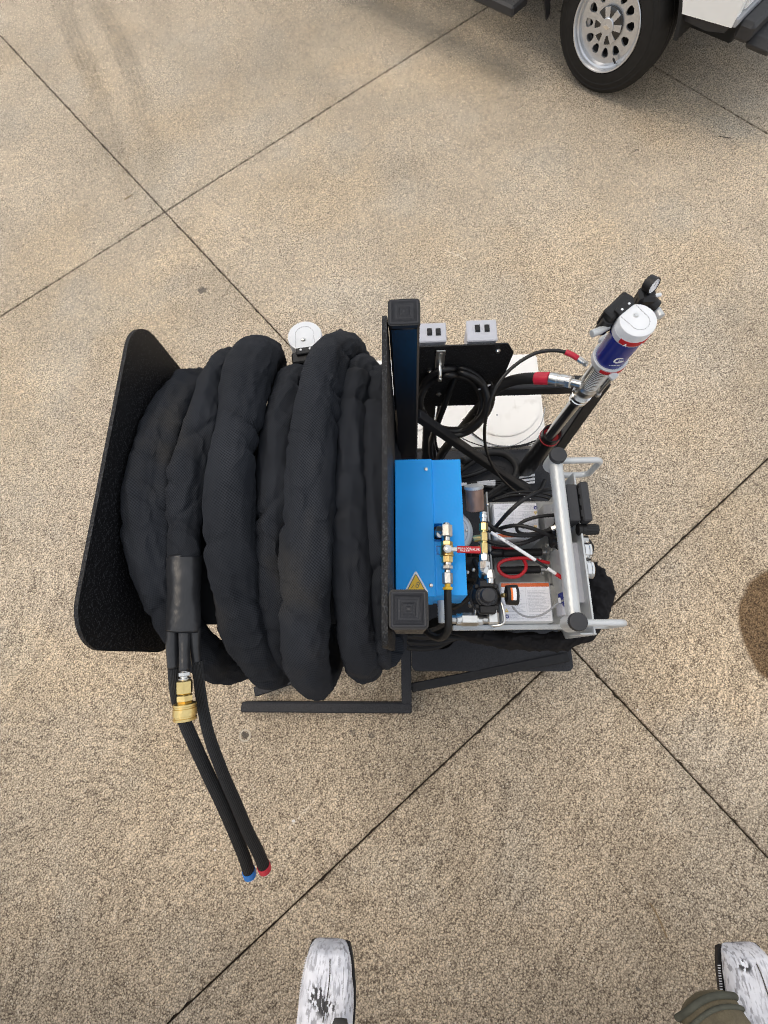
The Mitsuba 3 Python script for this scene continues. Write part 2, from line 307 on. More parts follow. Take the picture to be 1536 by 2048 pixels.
def slab(i, j):
    u0, w0 = U0 + i * DU, W0 + j * DW; g = .0029; rng = np.random.default_rng(100 + i * 31 + j)
    def side(a, b):
        n = max(2, int(np.linalg.norm(b - a) / .022)); t = np.linspace(0, 1, n, endpoint=False)[:, None]; q = a + (b - a) * t
        nrm = V(-(b - a)[1], (b - a)[0]) / np.linalg.norm(b - a)
        e = meshkit.fbm(np.c_[q * 30, np.zeros(n)], 3, 5) - .5
        return q + nrm * (np.abs(e) * .007 + (rng.random(n) > .955) * rng.random(n) * .008 + .0002)[:, None]
    k = [V(u0 + g, w0 + g), V(u0 + DU - g, w0 + g), V(u0 + DU - g, w0 + DW - g), V(u0 + g, w0 + DW - g)]
    q = np.vstack([side(k[m], k[(m + 1) % 4]) for m in range(4)])
    c = q.mean(0); out = q[:, :1] * d1 + q[:, 1:] * d2
    inner = (q + (c - q) / np.linalg.norm(c - q, axis=1, keepdims=True) * .003); inn = inner[:, :1] * d1 + inner[:, 1:] * d2
    n = len(q); z = lambda a, h: np.c_[a, np.full(n, h)]
    poly = Polygon(inn)
    rings = [z(out, -.014), z(out, -.0025), z(inn, 0.0)]
    m = ring_mesh(rings, False, True)
    if poly.exterior.is_ccw is False: m.invert()
    return m
for i in range(*NS):
    for j in range(*NS): add('concrete_pavement__slab', slab(i, j), 'mat_ground')
labels['concrete_pavement__slab'] = {'label': 'slab of washed aggregate concrete'}

# ------------------------------------------------------------------ the hose cart: black powder-coated frame
c = thing('equipment_cart', 'black powder-coated steel cart carrying hose, pumps and control boxes', 'cart')
BP = 'mat_powder'
ZT = 1.5                                                # top of the posts
posts = [V(-.007, .768), V(-.007, .089)]
def sleeve_post(x, y, z0, z1, w): return cbox((x, y, (z0 + z1) / 2), (w, w, z1 - z0), .006)
for q in posts:
    add(c + '__post', sleeve_post(q[0], q[1], 0.16 if q[1] > .5 else 1.30, ZT - .012, .072), 'mat_post', 40)
    add(c + '__post_cap', polyplate(rrect(-.0375, -.0375, .0375, .0375, .010), .010, None, (q[0], q[1], ZT - .012)), 'mat_plastic', 40)
    m, uv = quad((q[0], q[1], ZT - .0012), (.0335, 0, 0), (0, .0335, 0))
    m = cbox((q[0], q[1], ZT - .0015), (.067, .067, .005), .002); uvs = (m.vertices[:, :2] - q) / .067 + .5
    add(c + '__post_cap_face', m, 'mat_cap', False, uvs)
def side_plate(x, th, y0, y1, r, zb):
    """the cheek plate of the hose saddle, in the YZ plane"""
    s = Polygon([(y0, zb + .1), (y0 + .16, zb), (y1 - .16, zb), (y1, zb + .1), (y1, ZT), (y0, ZT)]).buffer(-r).buffer(r, quad_segs=10)
    return polyplate(s, th, np.array([[0, 0, 1], [1, 0, 0], [0, 1, 0]], float), (x, 0, 0))
add(c + '__side_plate', side_plate(-.667, .009, .016, .803, .100, 1.02), 'mat_plate', 30)
labels[c + '__side_plate'] = {'label': 'outer cheek plate with big rounded corners'}
add(c + '__side_plate', side_plate(-.0580, .0115, .020, .775, .03, 1.02), 'mat_plate', 30)
arc = [(.082 + .558 * t, 1.22 + .09 * math.sin(PI * t)) for t in np.linspace(0, 1, 25)]
sad = Polygon(arc + [(y, z - .006) for y, z in arc[::-1]])
add(c + '__saddle', polyplate(sad, .594, np.array([[0, 0, 1], [1, 0, 0], [0, 1, 0]], float), (-.655, 0, 0)), BP, 40)
add(c + '__lower_post', sleeve_post(-.030, .122, .12, 1.302, .030), BP, 40)
# foot frame
zl = .075
add(c + '__leg', cbox((-.033, .13, zl), (.046, .72, .09), .004), 'mat_deck', 40)
add(c + '__foot', cbox((-.402, -.213, zl + .002), (.784, .045, .09), .006), 'mat_deck', 40)
a, b = P(497, 1398, .11), P(700, 1318, .11)
add(c + '__foot', beam(a + V(.02, .03, -.04), b + V(0, 0, -.04), .045, .06), 'mat_deck', 40)
add(c + '__leg', cbox((-.033, .78, zl), (.046, .52, .09), .004), 'mat_deck', 40)
dh = P(880, 1266, .12)[:2]; dk = rrect(-.008, -.055, .722, 1.045, .028).difference(Point(*dh).buffer(.074, quad_segs=24))
add(c + '__deck_well', rev((dh[0], dh[1], .03), (0, 0, 1), [(0, .079), (.083, .079), (.083, .075), (.006, .075), (.006, .001)], 36), 'mat_dark', 30)
add(c + '__deck', polyplate(dk, .006, None, (0, 0, .114)), 'mat_deck', 30)
for x, y in ((.07, .06), (.66, .02), (.66, .98), (.07, .98)):
    k = add(c + '__caster', cat_(cyl((x, y - .016, .042), (x, y + .016, .042), .042), cbox((x, y, .100), (.07, .06, .02), .003), cbox((x, y - .024, .07), (.03, .004, .06), .001), cbox((x, y + .024, .07), (.03, .004, .06), .001)), 'mat_rubber', 30)
# braces
add(c + '__brace', beam((.025, .772, 1.01), (.600, .795, .135), .032, .032, (0, 1, 0)), BP, 40)
add(c + '__brace', beam((-.010, -.128, .085), (.70, .008, .135), .040, .030), BP, 40)
# rear post and beam
add(c + '__rear_post', cbox((.708, .968, .49), (.05, .05, .74), .004), BP, 40)
add(c + '__beam', cbox((.355, .968, .845), (.758, .05, .05), .004), BP, 40)
add(c + '__rear_post', cbox((.085, .985, .47), (.046, .046, .70), .004), BP, 40)
# instrument panel, hook and bolts
pn = Polygon([(-.03, .78), (.285, .78), (.325, .86), (.338, 1.10), (.312, 1.145), (-.03, 1.145)]).buffer(-.012).buffer(.012)
k = add(c + '__panel', polyplate(pn, .005, np.array([[1, 0, 0], [0, 0, -1], [0, 1, 0]], float), (0, .938, 0)), 'mat_plate', 30)
bolts = []
for x, z in ((.105, 1.115), (.105, 1.02), (.075, 1.015), (.135, 1.015), (.285, 1.115), (.112, .87)):
    add(c + '__bolt', rev((x, .932, z), (0, -1, 0), [(0, .009), (.002, .009), (.004, .006), (.008, .005)], 12), 'mat_zinc', 30)
add(c + '__hook', cat_(cbox((.105, .929, 1.075), (.030, .006, .11), .002), tube([(.105, .93, 1.06), (.105, .90, 1.05), (.105, .885, 1.03), (.105, .88, 1.05)], .007, 10)), 'mat_zinc', True)
# holster tube for the transfer pump
hb, ht = P(1052, 938, .16), P(1105, 866, .62)
add(c + '__holster', cat_(rev(hb, ht - hb, [(0, .040), (np.linalg.norm(ht - hb), .040), (np.linalg.norm(ht - hb), .035), (.05, .035)], 28)), 'mat_cable', 40)
hd = (ht - hb) / np.linalg.norm(ht - hb)
add(c + '__holster_ring', rev(ht - hd * .045, hd, [(0, .040), (.001, .0425), (.006, .0425), (.007, .040)], 32), 'mat_red', 40)
# ------------------------------------------------------------------ the padded hose
h = thing('padded_hose', 'long thick hose in black woven scuff jacket coiled over the cart saddle', 'hose')
def toz(px, py, z): return P(px, py, z)
#        far (px,py)   middle px  near (px,py)  ztop  r
loops = [((772, 722), 744, (776, 1332), 1.36, .046),
         ((742, 706), 688, (734, 1362), 1.375, .047),
         ((697, 664), 606, (640, 1392), 1.425, .054),
         ((612, 722), 532, (596, 1352), 1.372, .050),
         ((527, 674), 428, (556, 1372), 1.420, .056),
         ((400, 735), 262, (466, 1362), 1.400, .051),
         ((452, 700), 362, None, 1.402, .045)]
cent, rad = [], []
def sgn(v, e): return math.copysign(abs(v) ** e, v)
for i, (fa, mx, ne, zt, r) in enumerate(loops):
    pf = P(fa[0], fa[1], 1.16); yf = pf[1] - r * 1.15; xf = pf[0]
    xm = P(mx, 1050, zt + r)[0]
    if ne is not None: pn_ = P(ne[0], ne[1], .98); yn, xn = pn_[1] + r * .9, pn_[0]
    else: yn, xn = 0.02, xm
    zb, zc = .66 + .03 * math.sin(i * 2.3), 1.03
    nxt = loops[i + 1] if i + 1 < len(loops) else None
    xnext = P(nxt[0][0], nxt[0][1], 1.16)[0] if nxt else xf
    last = nxt is None
    for ph in np.linspace(-90, 270, 110, endpoint=False):
        a = math.radians(ph); cy, sy = math.cos(a), math.sin(a); yc = (yf + yn) / 2; ay = (yf - yn) / 2
        y = yc + ay * sgn(cy, .91)
        z = zc + (zt - zc) * sgn(sy, .90) if sy > 0 else zc + (zc - zb) * sgn(sy, .95)
        if ph <= 0: x = xf if i else xf
        elif ph <= 90: t = min(1, ph / (105 if i == 2 else 52)); t = t * t * (3 - 2 * t) * .5 + t * .5; x = xf + (xm - xf) * t
        elif ph <= 180: t = (ph - 90) / 90; x = xm + (xn - xm) * (t * t * (3 - 2 * t))
        else: t = (ph - 180) / 90; x = xn + (xnext - xn) * (t * t * (3 - 2 * t))
        if last and ph > 84: break
        cent.append((x, y, z)); rad.append(r)
e0 = P(370, 1118, 1.385)
cent += [tuple(P(369, 1060, 1.382)), tuple(P(370, 1100, 1.380)), tuple(P(370, 1128, 1.376))]; rad += [.047, .040, .036]
cent, rad = np.array(cent), np.array(rad)
seg = np.r_[0, np.cumsum(np.linalg.norm(np.diff(cent, axis=0), axis=1))]
ss = np.arange(0, seg[-1], .0062)
path = np.column_stack([np.interp(ss, seg, cent[:, k]) for k in range(3)])
ker = np.hanning(21); ker /= ker.sum()
pp = np.pad(path, ((10, 10), (0, 0)), 'edge'); path = np.column_stack([np.convolve(pp[:, k], ker, 'valid') for k in range(3)])
rr = np.interp(ss, seg, rad); rr = np.convolve(np.pad(rr, 28, 'edge'), np.ones(57) / 57, 'valid')
# slow wander of the strand
path[:, 0] += .009 * (meshkit.noise(np.c_[ss * 2.6, ss * 0, ss * 0 + 3]) - .5)
xs, ys, tg = frames(path); nt = 60; th = np.arange(nt) / nt * 2 * PI
Sg, Tg = np.meshgrid(ss, th, indexing='ij')
q3 = np.stack([Sg / .20, np.cos(Tg) * .8, np.sin(Tg) * .8], -1)
disp = .026 * (meshkit.fbm(q3, 2, 3) - .5) + .016 * (meshkit.noise(np.stack([Sg / .11 + 7, np.cos(Tg) * .9, np.sin(Tg) * .9], -1), 51) - .5)
def ridged(ls, around, twist, seed, k):
    a = Tg + Sg * twist
    return (1 - np.abs(2 * meshkit.noise(np.stack([Sg / ls + seed, np.cos(a) * around + seed, np.sin(a) * around], -1), seed) - 1)) ** k
disp += .0030 * ridged(.42, 1.5, 1.6, 11, 5) + .0025 * ridged(.30, 2.2, -2.2, 17, 8) + .0035 * ridged(.15, 1.2, 4.0, 23, 9)
disp += .0035 * ridged(.055, .9, 7.0, 31, 8) * (meshkit.noise(np.stack([Sg / .3, np.cos(Tg), np.sin(Tg)], -1), 41) > .45)
disp -= disp.mean()
prng = np.random.default_rng(5)
for s0 in np.arange(.2, ss[-1], .105):
    s0 += prng.uniform(-.09, .09); ph0 = prng.uniform(0, 2 * PI); sl = prng.uniform(-.06, .06)
    line = s0 + sl * np.cos(Tg - ph0)
    win = np.clip(.15 + 1.1 * np.cos(Tg - ph0 - prng.uniform(-1, 1)), 0, 1)
    k_ = prng.uniform(.3, 1.0)
    disp -= .0115 * k_ * win * np.exp(-np.abs((Sg - line) / .0075) ** 1.2)
    disp += .0055 * k_ * win * (np.exp(-((Sg - line - .026) / .017) ** 2) + .6 * np.exp(-((Sg - line + .024) / .015) ** 2))
R_ = rr[:, None] + disp
R_ *= np.clip((ss[-1] - ss) / .10, .86, 1)[:, None]
verts = path[:, None] + R_[..., None] * (np.cos(Tg)[..., None] * xs[:, None] + np.sin(Tg)[..., None] * ys[:, None])
lim = .004                                            # the strands lie pressed against the cheek plates
vx = verts[..., 0]; hi, lo = -.0625, -.655
inner = verts[..., 2] > .98
vx = np.where(inner & (vx > hi - lim), hi - lim * np.exp(-np.clip(vx - (hi - lim), 0, None) / lim), vx)
vx = np.where(inner & (vx < lo + lim), lo + lim * np.exp(-np.clip((lo + lim) - vx, 0, None) / lim), vx)
verts[..., 0] = vx
m = ring_mesh(verts); uvs = np.stack([Sg, Tg * .055], -1).reshape(-1, 2); uvs = np.vstack([uvs, uvs[:1], uvs[-1:]])
add(h + '__jacket', m, 'mat_jacket', True, uvs)
# heat-shrink sleeve and its three branches
sl = [P(369, 1112, 1.382), P(368, 1150, 1.378), P(367, 1200, 1.372), P(365, 1250, 1.366), P(364, 1262, 1.364)]
pth = smooth_path(sl, .006); xs, ys, tg = frames(pth); t = np.linspace(0, 1, len(pth)); tt = np.arange(40) / 40 * 2 * PI
wl = lambda s: .037 + .0015 * np.sin(s * 9) - .001 * s + .002 * np.exp(-((s - .02) / .04) ** 2)
rings = []
for k in range(len(pth)):
    ax, ay = wl(t[k]), .034 - .008 * t[k]
    side = V(1, 0, 0); side = side - tg[k] * (side @ tg[k]); side /= np.linalg.norm(side); upv = np.cross(side, tg[k]); upv = upv if upv[2] > 0 else -upv
    lump = 1 + .05 * np.cos(3 * tt + 1) * t[k]
    rings.append(pth[k] + (np.cos(tt) * ax * lump)[:, None] * side + (np.sin(tt) * ay * lump)[:, None] * (upv if True else 0))
m = ring_mesh(rings)
if m.volume < 0: m.invert()
add(h + '__shrink_sleeve', m, 'mat_shrink', True)
br = [([P(345, 1255, 1.366), P(345, 1290, 1.358), P(348, 1336, 1.345)], [.0135, .0145, .0135]), ([P(369, 1255, 1.372), P(369, 1290, 1.368), P(369, 1342, 1.362)], [.0135, .0115, .0115]), ([P(390, 1255, 1.360), P(390, 1290, 1.350), P(393, 1330, 1.335)], [.0135, .0115, .0105])]
for pts, r in br:
    q = smooth_path(pts, .006); add(h + '__branch_boot', tube(q, np.interp(np.linspace(0, 1, len(q)), [0, .5, 1], r), 18, raw=True), 'mat_shrink', True)
def whip(pts, r, tape):
    q = smooth_path(pts, .006); xs, ys, tg = frames(q); n = 26; t = np.arange(n) / n * 2 * PI; r = np.interp(np.linspace(0, 1, len(q)), [0, 1], r)
    v = q[:, None] + r[:, None, None] * (np.cos(t)[None, :, None] * xs[:, None] + np.sin(t)[None, :, None] * ys[:, None]); m = ring_mesh(v)
    s = np.r_[0, np.cumsum(np.linalg.norm(np.diff(q, axis=0), axis=1))]
    uv = np.stack(np.meshgrid(s, t / (2 * PI), indexing='ij'), -1).reshape(-1, 2); uv = np.vstack([uv, uv[:1], uv[-1:]])
    k = add(h + '__whip', m, 'mat_braid', True, uv)
    d = tg[-1]; e = q[-1]; R = r[-1]
    add(k + '__end_tape', rev(e - d * .014, d, [(0, R), (.0005, R + .0016), (.020, R + .0016), (.0215, R - .002)], 26), tape, 40)
    add(k + '__end_plug', rev(e + d * .006, d, [(0, R - .001), (.006, R - .001), (.008, R - .004), (.009, .002)], 22), 'mat_white', 40)
    return k
w1 = whip([P(347, 1325, 1.347), P(353, 1385, 1.33), P(365, 1432, 1.305), P(385, 1480, 1.28), P(417, 1550, 1.22), P(443, 1605, 1.17), P(467, 1660, 1.10), P(488, 1712, 1.03), P(499, 1747, .985)], [.0135, .0150], 'mat_bluetape')
w2 = whip([P(394, 1322, 1.338), P(401, 1385, 1.315), P(409, 1432, 1.295), P(421, 1480, 1.272), P(449, 1555, 1.215), P(471, 1605, 1.165), P(494, 1660, 1.10), P(517, 1706, 1.04), P(529, 1736, .995)], [.0115, .0150], 'mat_redtape')
labels[w1] = {'label': 'braided whip hose with blue tape on its end'}; labels[w2] = {'label': 'braided whip hose with red tape on its end'}
f0, f1 = P(369, 1338, 1.363), P(370, 1442, 1.350); fd = (f1 - f0) / np.linalg.norm(f1 - f0); fl = np.linalg.norm(f1 - f0)
k = h + '__quick_coupler'
add(k, cat_(hexn(f0 + fd * fl * .22, f0 + fd * fl * .48, .0165, .3), hexn(f0 + fd * fl * .49, f0 + fd * fl * .63, .0175, .1),
            rev(f0 + fd * fl * .63, fd, [(0, .015), (.004, .024), (.008, .024), (.009, .0225), (.012, .0225), (.013, .0245), (.027, .0245), (.028, .0225), (.031, .0225), (.032, .0245), (.037, .0235), (.039, .016), (.039, .010), (.02, .010)], 32)), 'mat_brass', 30)
add(k + '__nipple', cat_(cyl(f0, f0 + fd * fl * .3, .0085), hexn(f0 + fd * fl * .05, f0 + fd * fl * .14, .0125, .2), cyl(f0 + fd * fl * .17, f0 + fd * fl * .21, .013)), 'mat_zinc', 30)

# ------------------------------------------------------------------ control box (blue)
b = thing('control_box', 'bright blue steel control box mounted behind the hose saddle', 'control box')
zt = 1.15
q0, q1, s0 = P(789, 921, zt), P(935, 1190, zt), P(868, 1050, zt)
X0, X1, XS, Y0, Y1 = -.044, q1[0], s0[0], q1[1], q0[1]
n0, n1 = P(866, 1083, zt), P(884, 1046, zt)
bp = sbox(XS, Y0, X1, Y1).difference(sbox(XS - .01, n0[1], n1[0], n1[1]))
add(b + '__body', cat_(polyplate(bp, .19, None, (0, 0, zt - .193)), cbox(((XS + n1[0]) / 2, (n0[1] + n1[1]) / 2, zt - .11), (n1[0] - XS, n1[1] - n0[1], .16), .001)), 'mat_blue', 30)
add(b + '__lid', cbox(((X0 + XS) / 2, (Y0 + Y1) / 2 - .001, zt - .094), (XS - X0 - .0012, Y1 - Y0 + .006, .193), .002), 'mat_blue', 40)
for px, py in ((852, 939), (862, 1171)):
    o = P(px, py, zt); o[2] = zt + .0025
    add(b + '__screw', rev(o, (0, 0, 1), [(0, .0055), (.0012, .0055), (.003, .0035), (.0035, .001)], 16), 'mat_zinc', 30)
o = P(832, 1166, zt); tri = Polygon([(-.027, -.024), (.027, -.024), (0, .026)]).buffer(.004)
k = add(b + '__warning_sticker', polyplate(tri, .0008, None, (o[0], o[1], zt + .0026)), 'mat_print')
t2 = Polygon([(-.0205, -.0195), (.0205, -.0195), (0, .019)]).buffer(.002)
add(k + '__yellow_field', polyplate(t2, .0006, None, (o[0], o[1], zt + .0034)), 'mat_yellow')
rim = t2.buffer(.0012).difference(t2.buffer(-.0004))
add(k + '__black_border', polyplate(rim, .0005, None, (o[0], o[1], zt + .0040)), 'mat_ink')
sym = cat_(*[polyplate(affinity.translate(Point(0, 0).buffer(.0045).difference(Point(0, 0).buffer(.0030)), dx, dy), .0005, None, (o[0], o[1], zt + .0040)) for dx, dy in ((.003, -.009), (.006, -.002))],
           polyplate(affinity.rotate(sbox(-.010, -.0148, -.0085, -.004), -30), .0005, None, (o[0], o[1], zt + .0040)))
add(k + '__symbol', sym, 'mat_ink')
o = P(878, 1100, zt); fr_ = sbox(-.006, -.012, .006, .012)
add(b + '__embossed_mark', polyplate(fr_.difference(fr_.buffer(-.0018)), .0008, None, (o[0], o[1], zt - .003)), 'mat_deepblue')

# ------------------------------------------------------------------ shut-off valve assembly on the box
v = thing('shutoff_valve', 'brass ball valve with red lever and silver fittings on the blue box', 'valve')
ZV = 1.185
A = lambda y, x=None, z=ZV: P(x if x is not None else 893 + (y - 1062) * .02, y, z)
o = P(875, 1066, zt - .029); o[2] = zt - .030
add(v + '__grommet', rev(o, (0, 0, 1), [(0, .0185), (.0035, .0185), (.0045, .0165), (.0040, .015), (.001, .001)], 28), 'mat_plastic', 30)
add(v + '__elbow', cat_(cyl(o, A(1068, 880, 1.178), .0125, .0105), hexn(A(1050), A(1074), .0155, .26), cyl(A(1046), A(1050.5), .009), hexn(A(1060, 876, 1.170), A(1062, 893), .0135)), 'mat_steel', 30)
add(v + '__body', cat_(hexn(A(1083), A(1092.5), .0158, .1), cyl(A(1092), A(1110), .0172), rev(A(1110), A(1113) - A(1110), [(0, .017), (.001, .0185), (.003, .0185), (.004, .0165)], 24), hexn(A(1112.5), A(1126), .0150, .3)), 'mat_brass', 30)
st = A(1101); top = st + V(0, 0, .018)
add(v + '__stem', cat_(cyl(st, top + V(0, 0, .004), .0115), rev(top + V(0, 0, .0035), (0, 0, 1), [(0, .0088), (.004, .0080), (.0055, .004)], 20)), 'mat_zinc', 30)
add(v + '__collar_neck', cat_(cyl(A(1074), A(1084), .0095), cyl(A(1125), A(1131), .0115), cyl(A(1140), A(1147), .0085)), 'mat_zinc', 30)
add(v + '__nut', rev(A(1130), A(1141) - A(1130), [(0, .010), (.003, .0145), (.010, .0145), (.0125, .0105)], 6, .3), 'mat_steel', False)
add(v + '__hex_adapter', hexn(A(1145.5), A(1168), .0138, .05), 'mat_steel', False)
la, lb = top + V(.006, -.0005, .001), P(962, 1100, 1.205)
lv = lambda t: la + (lb - la) * t
k = add(v + '__lever', beam(lv(0), lv(.30), .012, .0035, (0, 0, 1)), 'mat_steel', 30)
k = add(v + '__lever_grip', beam(lv(.22), lv(1.0), .0185, .0058, (0, 0, 1), .0025), 'mat_red', 40)
ld = (lb - la) / np.linalg.norm(lb - la); lu = np.cross(V(0, 0, 1), ld); lu /= np.linalg.norm(lu)
words = [text('SELF-LOCK', .0042, lv(.46) + V(0, .002, .0032), ld, lu), text('BALL 600', .0040, lv(.48) + V(0, -.0035, .0032), ld, lu), text('VALVE', .0055, lv(.80) + V(0, 0, .0032), ld, lu)]
add(k + '__lettering', cat_(*words), 'mat_print')
add(v + '__yellow_ferrule', cat_(cyl(A(1167), A(1175), .0075), rev(A(1174), A(1181) - A(1174), [(0, .010), (.001, .0125), (.006, .0125), (.008, .0100)], 24)), 'mat_yellow', 30)
fh = thing('feed_hose', 'short black rubber hose bending down from the yellow ferrule of the valve', 'hose')
add(fh, tube([A(1178), A(1190), P(896, 1215, 1.18), P(897, 1245, 1.165), P(894, 1264, 1.14), P(880, 1276, 1.09), P(862, 1270, 1.0), P(846, 1255, .90), P(826, 1240, .82)], .0098, 16), 'mat_rubber', True)

# ------------------------------------------------------------------ motor behind the box
mo = thing('electric_motor', 'motor with round light grey end cover half hidden under the blue box', 'motor')
oc = P(901, 1062, .945)
add(mo + '__end_cover', rev(oc - V(0, 0, .10), (0, 0, 1), [(0, .073), (.085, .0735), (.093, .071), (.099, .064), (.1005, .060), (.1005, 0.02), (.102, .018), (.102, .001)], 48), 'mat_alu', 30)
add(mo + '__seam', rev(oc - V(0, 0, .0005), (0, 0, 1), [(0, .0555), (.0012, .0555), (.0012, .0535), (0, .0535)], 48), 'mat_greyplastic', 30)
ob = P(933, 1060.5, .948)
add(mo + '__bolt', cat_(rev(ob - V(0, 0, .003), (0, 0, 1), [(0, .0045), (.004, .0045), (.006, .003), (.0065, .0005)], 14)), 'mat_zinc', 30)
add(mo + '__gearbox', cat_(cbox(P(952, 1130, .83) - V(0, 0, .05), (.062, .115, .15), .012), cbox(P(945, 1180, .80) - V(0, 0, .05), (.085, .06, .10), .008), cyl(P(925, 1128, .90), P(958, 1128, .90), .022)), 'mat_rubber', 40)
add(mo + '__housing', cbox(P(975, 1180, .80) - V(0, 0, .09), (.06, .14, .16), .004), 'mat_greyplastic', 40)
for bx, by in ((968, 1030), (975, 1010), (947, 1140), (935, 1145)): add(mo + '__bolt', rev(P(bx, by, .96), (0, 0, 1), [(0, .006), (.006, .006), (.009, .003), (.0095, .0005)], 6), 'mat_zinc', False)
fc = thing('filter_canister', 'brown metal filter canister with a grey rim beside the blue box', 'filter')
a, e = P(948, 975, .97), P(951, 1020, .93)
add(fc + '__bowl', cyl(a, e, .0285, .0285, 32), 'mat_copper', 30)
add(fc + '__rim', rev(a + (a - e) * .10, e - a, [(0, .027), (.001, .0305), (.010, .0305), (.012, .0285)], 36), 'mat_alu', 30)

# ------------------------------------------------------------------ manifold column with regulator
mf = thing('air_manifold', 'column of silver and brass pipe fittings between the box and the warning sheets', 'pipe fittings')
ZM = 1.10
B = lambda y, x=None, z=ZM: P(x if x is not None else 967 + (y - 1035) * .015, y, z)
add(mf + '__swivel_nut', cat_(rev(B(1024), B(1047) - B(1024), [(0, .006), (.002, .0105), (.007, .0112), (.008, .0095), (.0105, .0095), (.0115, .0118), (.018, .0118), (.019, .0098), (.030, .0098)], 20)), 'mat_zinc', 30)
add(mf + '__brass_adapter', cat_(hexn(B(1046.5), B(1062), .0125, .2), cyl(B(1061), B(1067), .008)), 'mat_brass', 30)
for y0, y1 in ((1065.5, 1083.5), (1086, 1108)):
    a, e = B(y0), B(y1); add(mf + '__brass_tee', cat_(beam(a, e, .0185, .020, None, .002), cyl((a + e) / 2, (a + e) / 2 + V(-.026, -.001, -.012), .0098)), 'mat_brass', 30)
add(mf + '__brass_neck', cyl(B(1082), B(1088), .0085), 'mat_brass', 30)
add(mf + '__hex_union', cat_(hexn(B(1109), B(1122), .0135, .15), cyl(B(1106), B(1127), .0098)), 'mat_zinc', 30)
add(mf + '__pipe_elbow', cat_(hexn(B(1123), B(1139), .0165, .4), cyl(B(1136), B(1152, 968, 1.075), .0155), rev(B(1139, 966), V(0.9, -.35, -.1), [(0, .0175), (.010, .0175), (.012, .015)], 24), hexn(B(1140, 977), B(1158, 980), .0150, .1), cyl(B(1155, 980), B(1168, 980), .0105)), 'mat_zinc', 30)
add(mf + '__green_port', cyl(B(1078, 958, 1.07), B(1078, 966, 1.075), .013), 'mat_greyplastic', 30)
rg_ = thing('pressure_regulator', 'black plastic pressure regulator with round knob and black gauge', 'regulator')
RC = P(972, 1194, 1.08); zc = V(0, 0, 1)
add(rg_ + '__body', cat_(rev(RC - zc * .075, zc, [(0, .024), (.02, .036), (.05, .038), (.052, .0435), (.060, .0435), (.062, .038), (.080, .036), (.086, .030)], 32), cbox(RC + V(0, .033, .0), (.042, .022, .05), .004), cbox(RC + V(0, -.035, -.01), (.046, .024, .05), .004),
    *[cbox(RC + V(.038 * math.cos(t), .038 * math.sin(t), -.004), (.012, .012, .035), .002) for t in (.8, 2.3, 3.9, 5.4)]), 'mat_plastic', 30)
kn = [(0, .0265), (.012, .0255), (.013, .0205), (.036, .0195), (.040, .0175), (.041, .001)]
add(rg_ + '__knob', cat_(rev(RC + zc * .008, zc, kn, 40), *[cbox(RC + V(.0245 * math.cos(t), .0245 * math.sin(t), .015), (.004, .004, .014), .001) for t in np.arange(12) * PI / 6]), 'mat_softblack', 30)
ga, gb = P(1011, 1190, 1.095), P(1034, 1190, 1.095)
k = add(rg_ + '__gauge', rev(ga, gb - ga, [(0, .020), (.002, .0265), (.026, .0275), (.031, .0275), (.0325, .025), (.031, .0235), (.031, .001)], 36), 'mat_plastic', 30)
gm = (ga + gb) / 2
m = rev(ga + (gb - ga) * .35, gb - ga, [(0, .0270), (.0002, .0277), (.0135, .0282), (.0138, .0272)], 60)
vv = m.vertices - gm; keep = np.all((np.arctan2(vv[m.faces][..., 1], vv[m.faces][..., 2]) > -.72) & (np.arctan2(vv[m.faces][..., 1], vv[m.faces][..., 2]) < .72), axis=1); m.update_faces(keep)
add(k + '__white_label', m, 'mat_print', 30)
m2 = rev(ga + (gb - ga) * .32, gb - ga, [(0, .0270), (.0002, .0280), (.0050, .0284), (.0052, .0272)], 60)
vv = m2.vertices - gm; keep = np.all((np.abs(np.arctan2(vv[m2.faces][..., 1], vv[m2.faces][..., 2])) < .72), axis=1); m2.update_faces(keep)
add(k + '__orange_stripe', m2, 'mat_orange', 30)
add(rg_ + '__gauge_stem', cyl(P(1003, 1191, 1.085), ga, .006), 'mat_brass', 30)
lk = [P(1003, 1205, 1.09), P(1008, 1228, 1.09), P(1008, 1243, 1.085), P(1000, 1250, 1.08), P(983, 1251, 1.075)]
add(rg_ + '__bent_tube', tube(lk, .0042, 12), 'mat_zinc', True)
cv = thing('check_valve', 'long silver hex check valve lying below the black regulator', 'valve')
C = lambda x, y=1239, z=1.05: P(x, y, z)
add(cv + '__hex_body', cat_(hexn(C(922), C(955), .0185, .0), cyl(C(914), C(964), .0155)), 'mat_zinc', 30)
add(cv + '__end_nut', cat_(hexn(C(912), C(921), .0165, .3), cyl(C(900), C(913), .012)), 'mat_steel', 30)
add(cv + '__end_nut', cat_(hexn(C(955.5), C(966), .0165, .5), cyl(C(965), C(976), .0115)), 'mat_steel', 30)
add(cv + '__elbow', cat_(cbox(C(985, 1236), (.034, .036, .03), .006), hexn(C(984, 1231), C(984, 1216, 1.06), .0150, .3)), 'mat_zinc', 30)
add(cv + '__drain_fitting', cat_(hexn(P(951, 1200, 1.06), P(951, 1214, 1.05), .0095), cyl(P(951, 1196, 1.06), P(951, 1230, 1.045), .005), hexn(P(941, 1205, 1.04), P(941, 1213, 1.03), .007), hexn(P(971, 1217, 1.07), P(971, 1225, 1.065), .007)), 'mat_steel', 30)
add(cv + '__riser_pipe', cyl(P(883, 1192, 1.03), P(885, 1246, 1.02), .0125), 'mat_alu', 30)

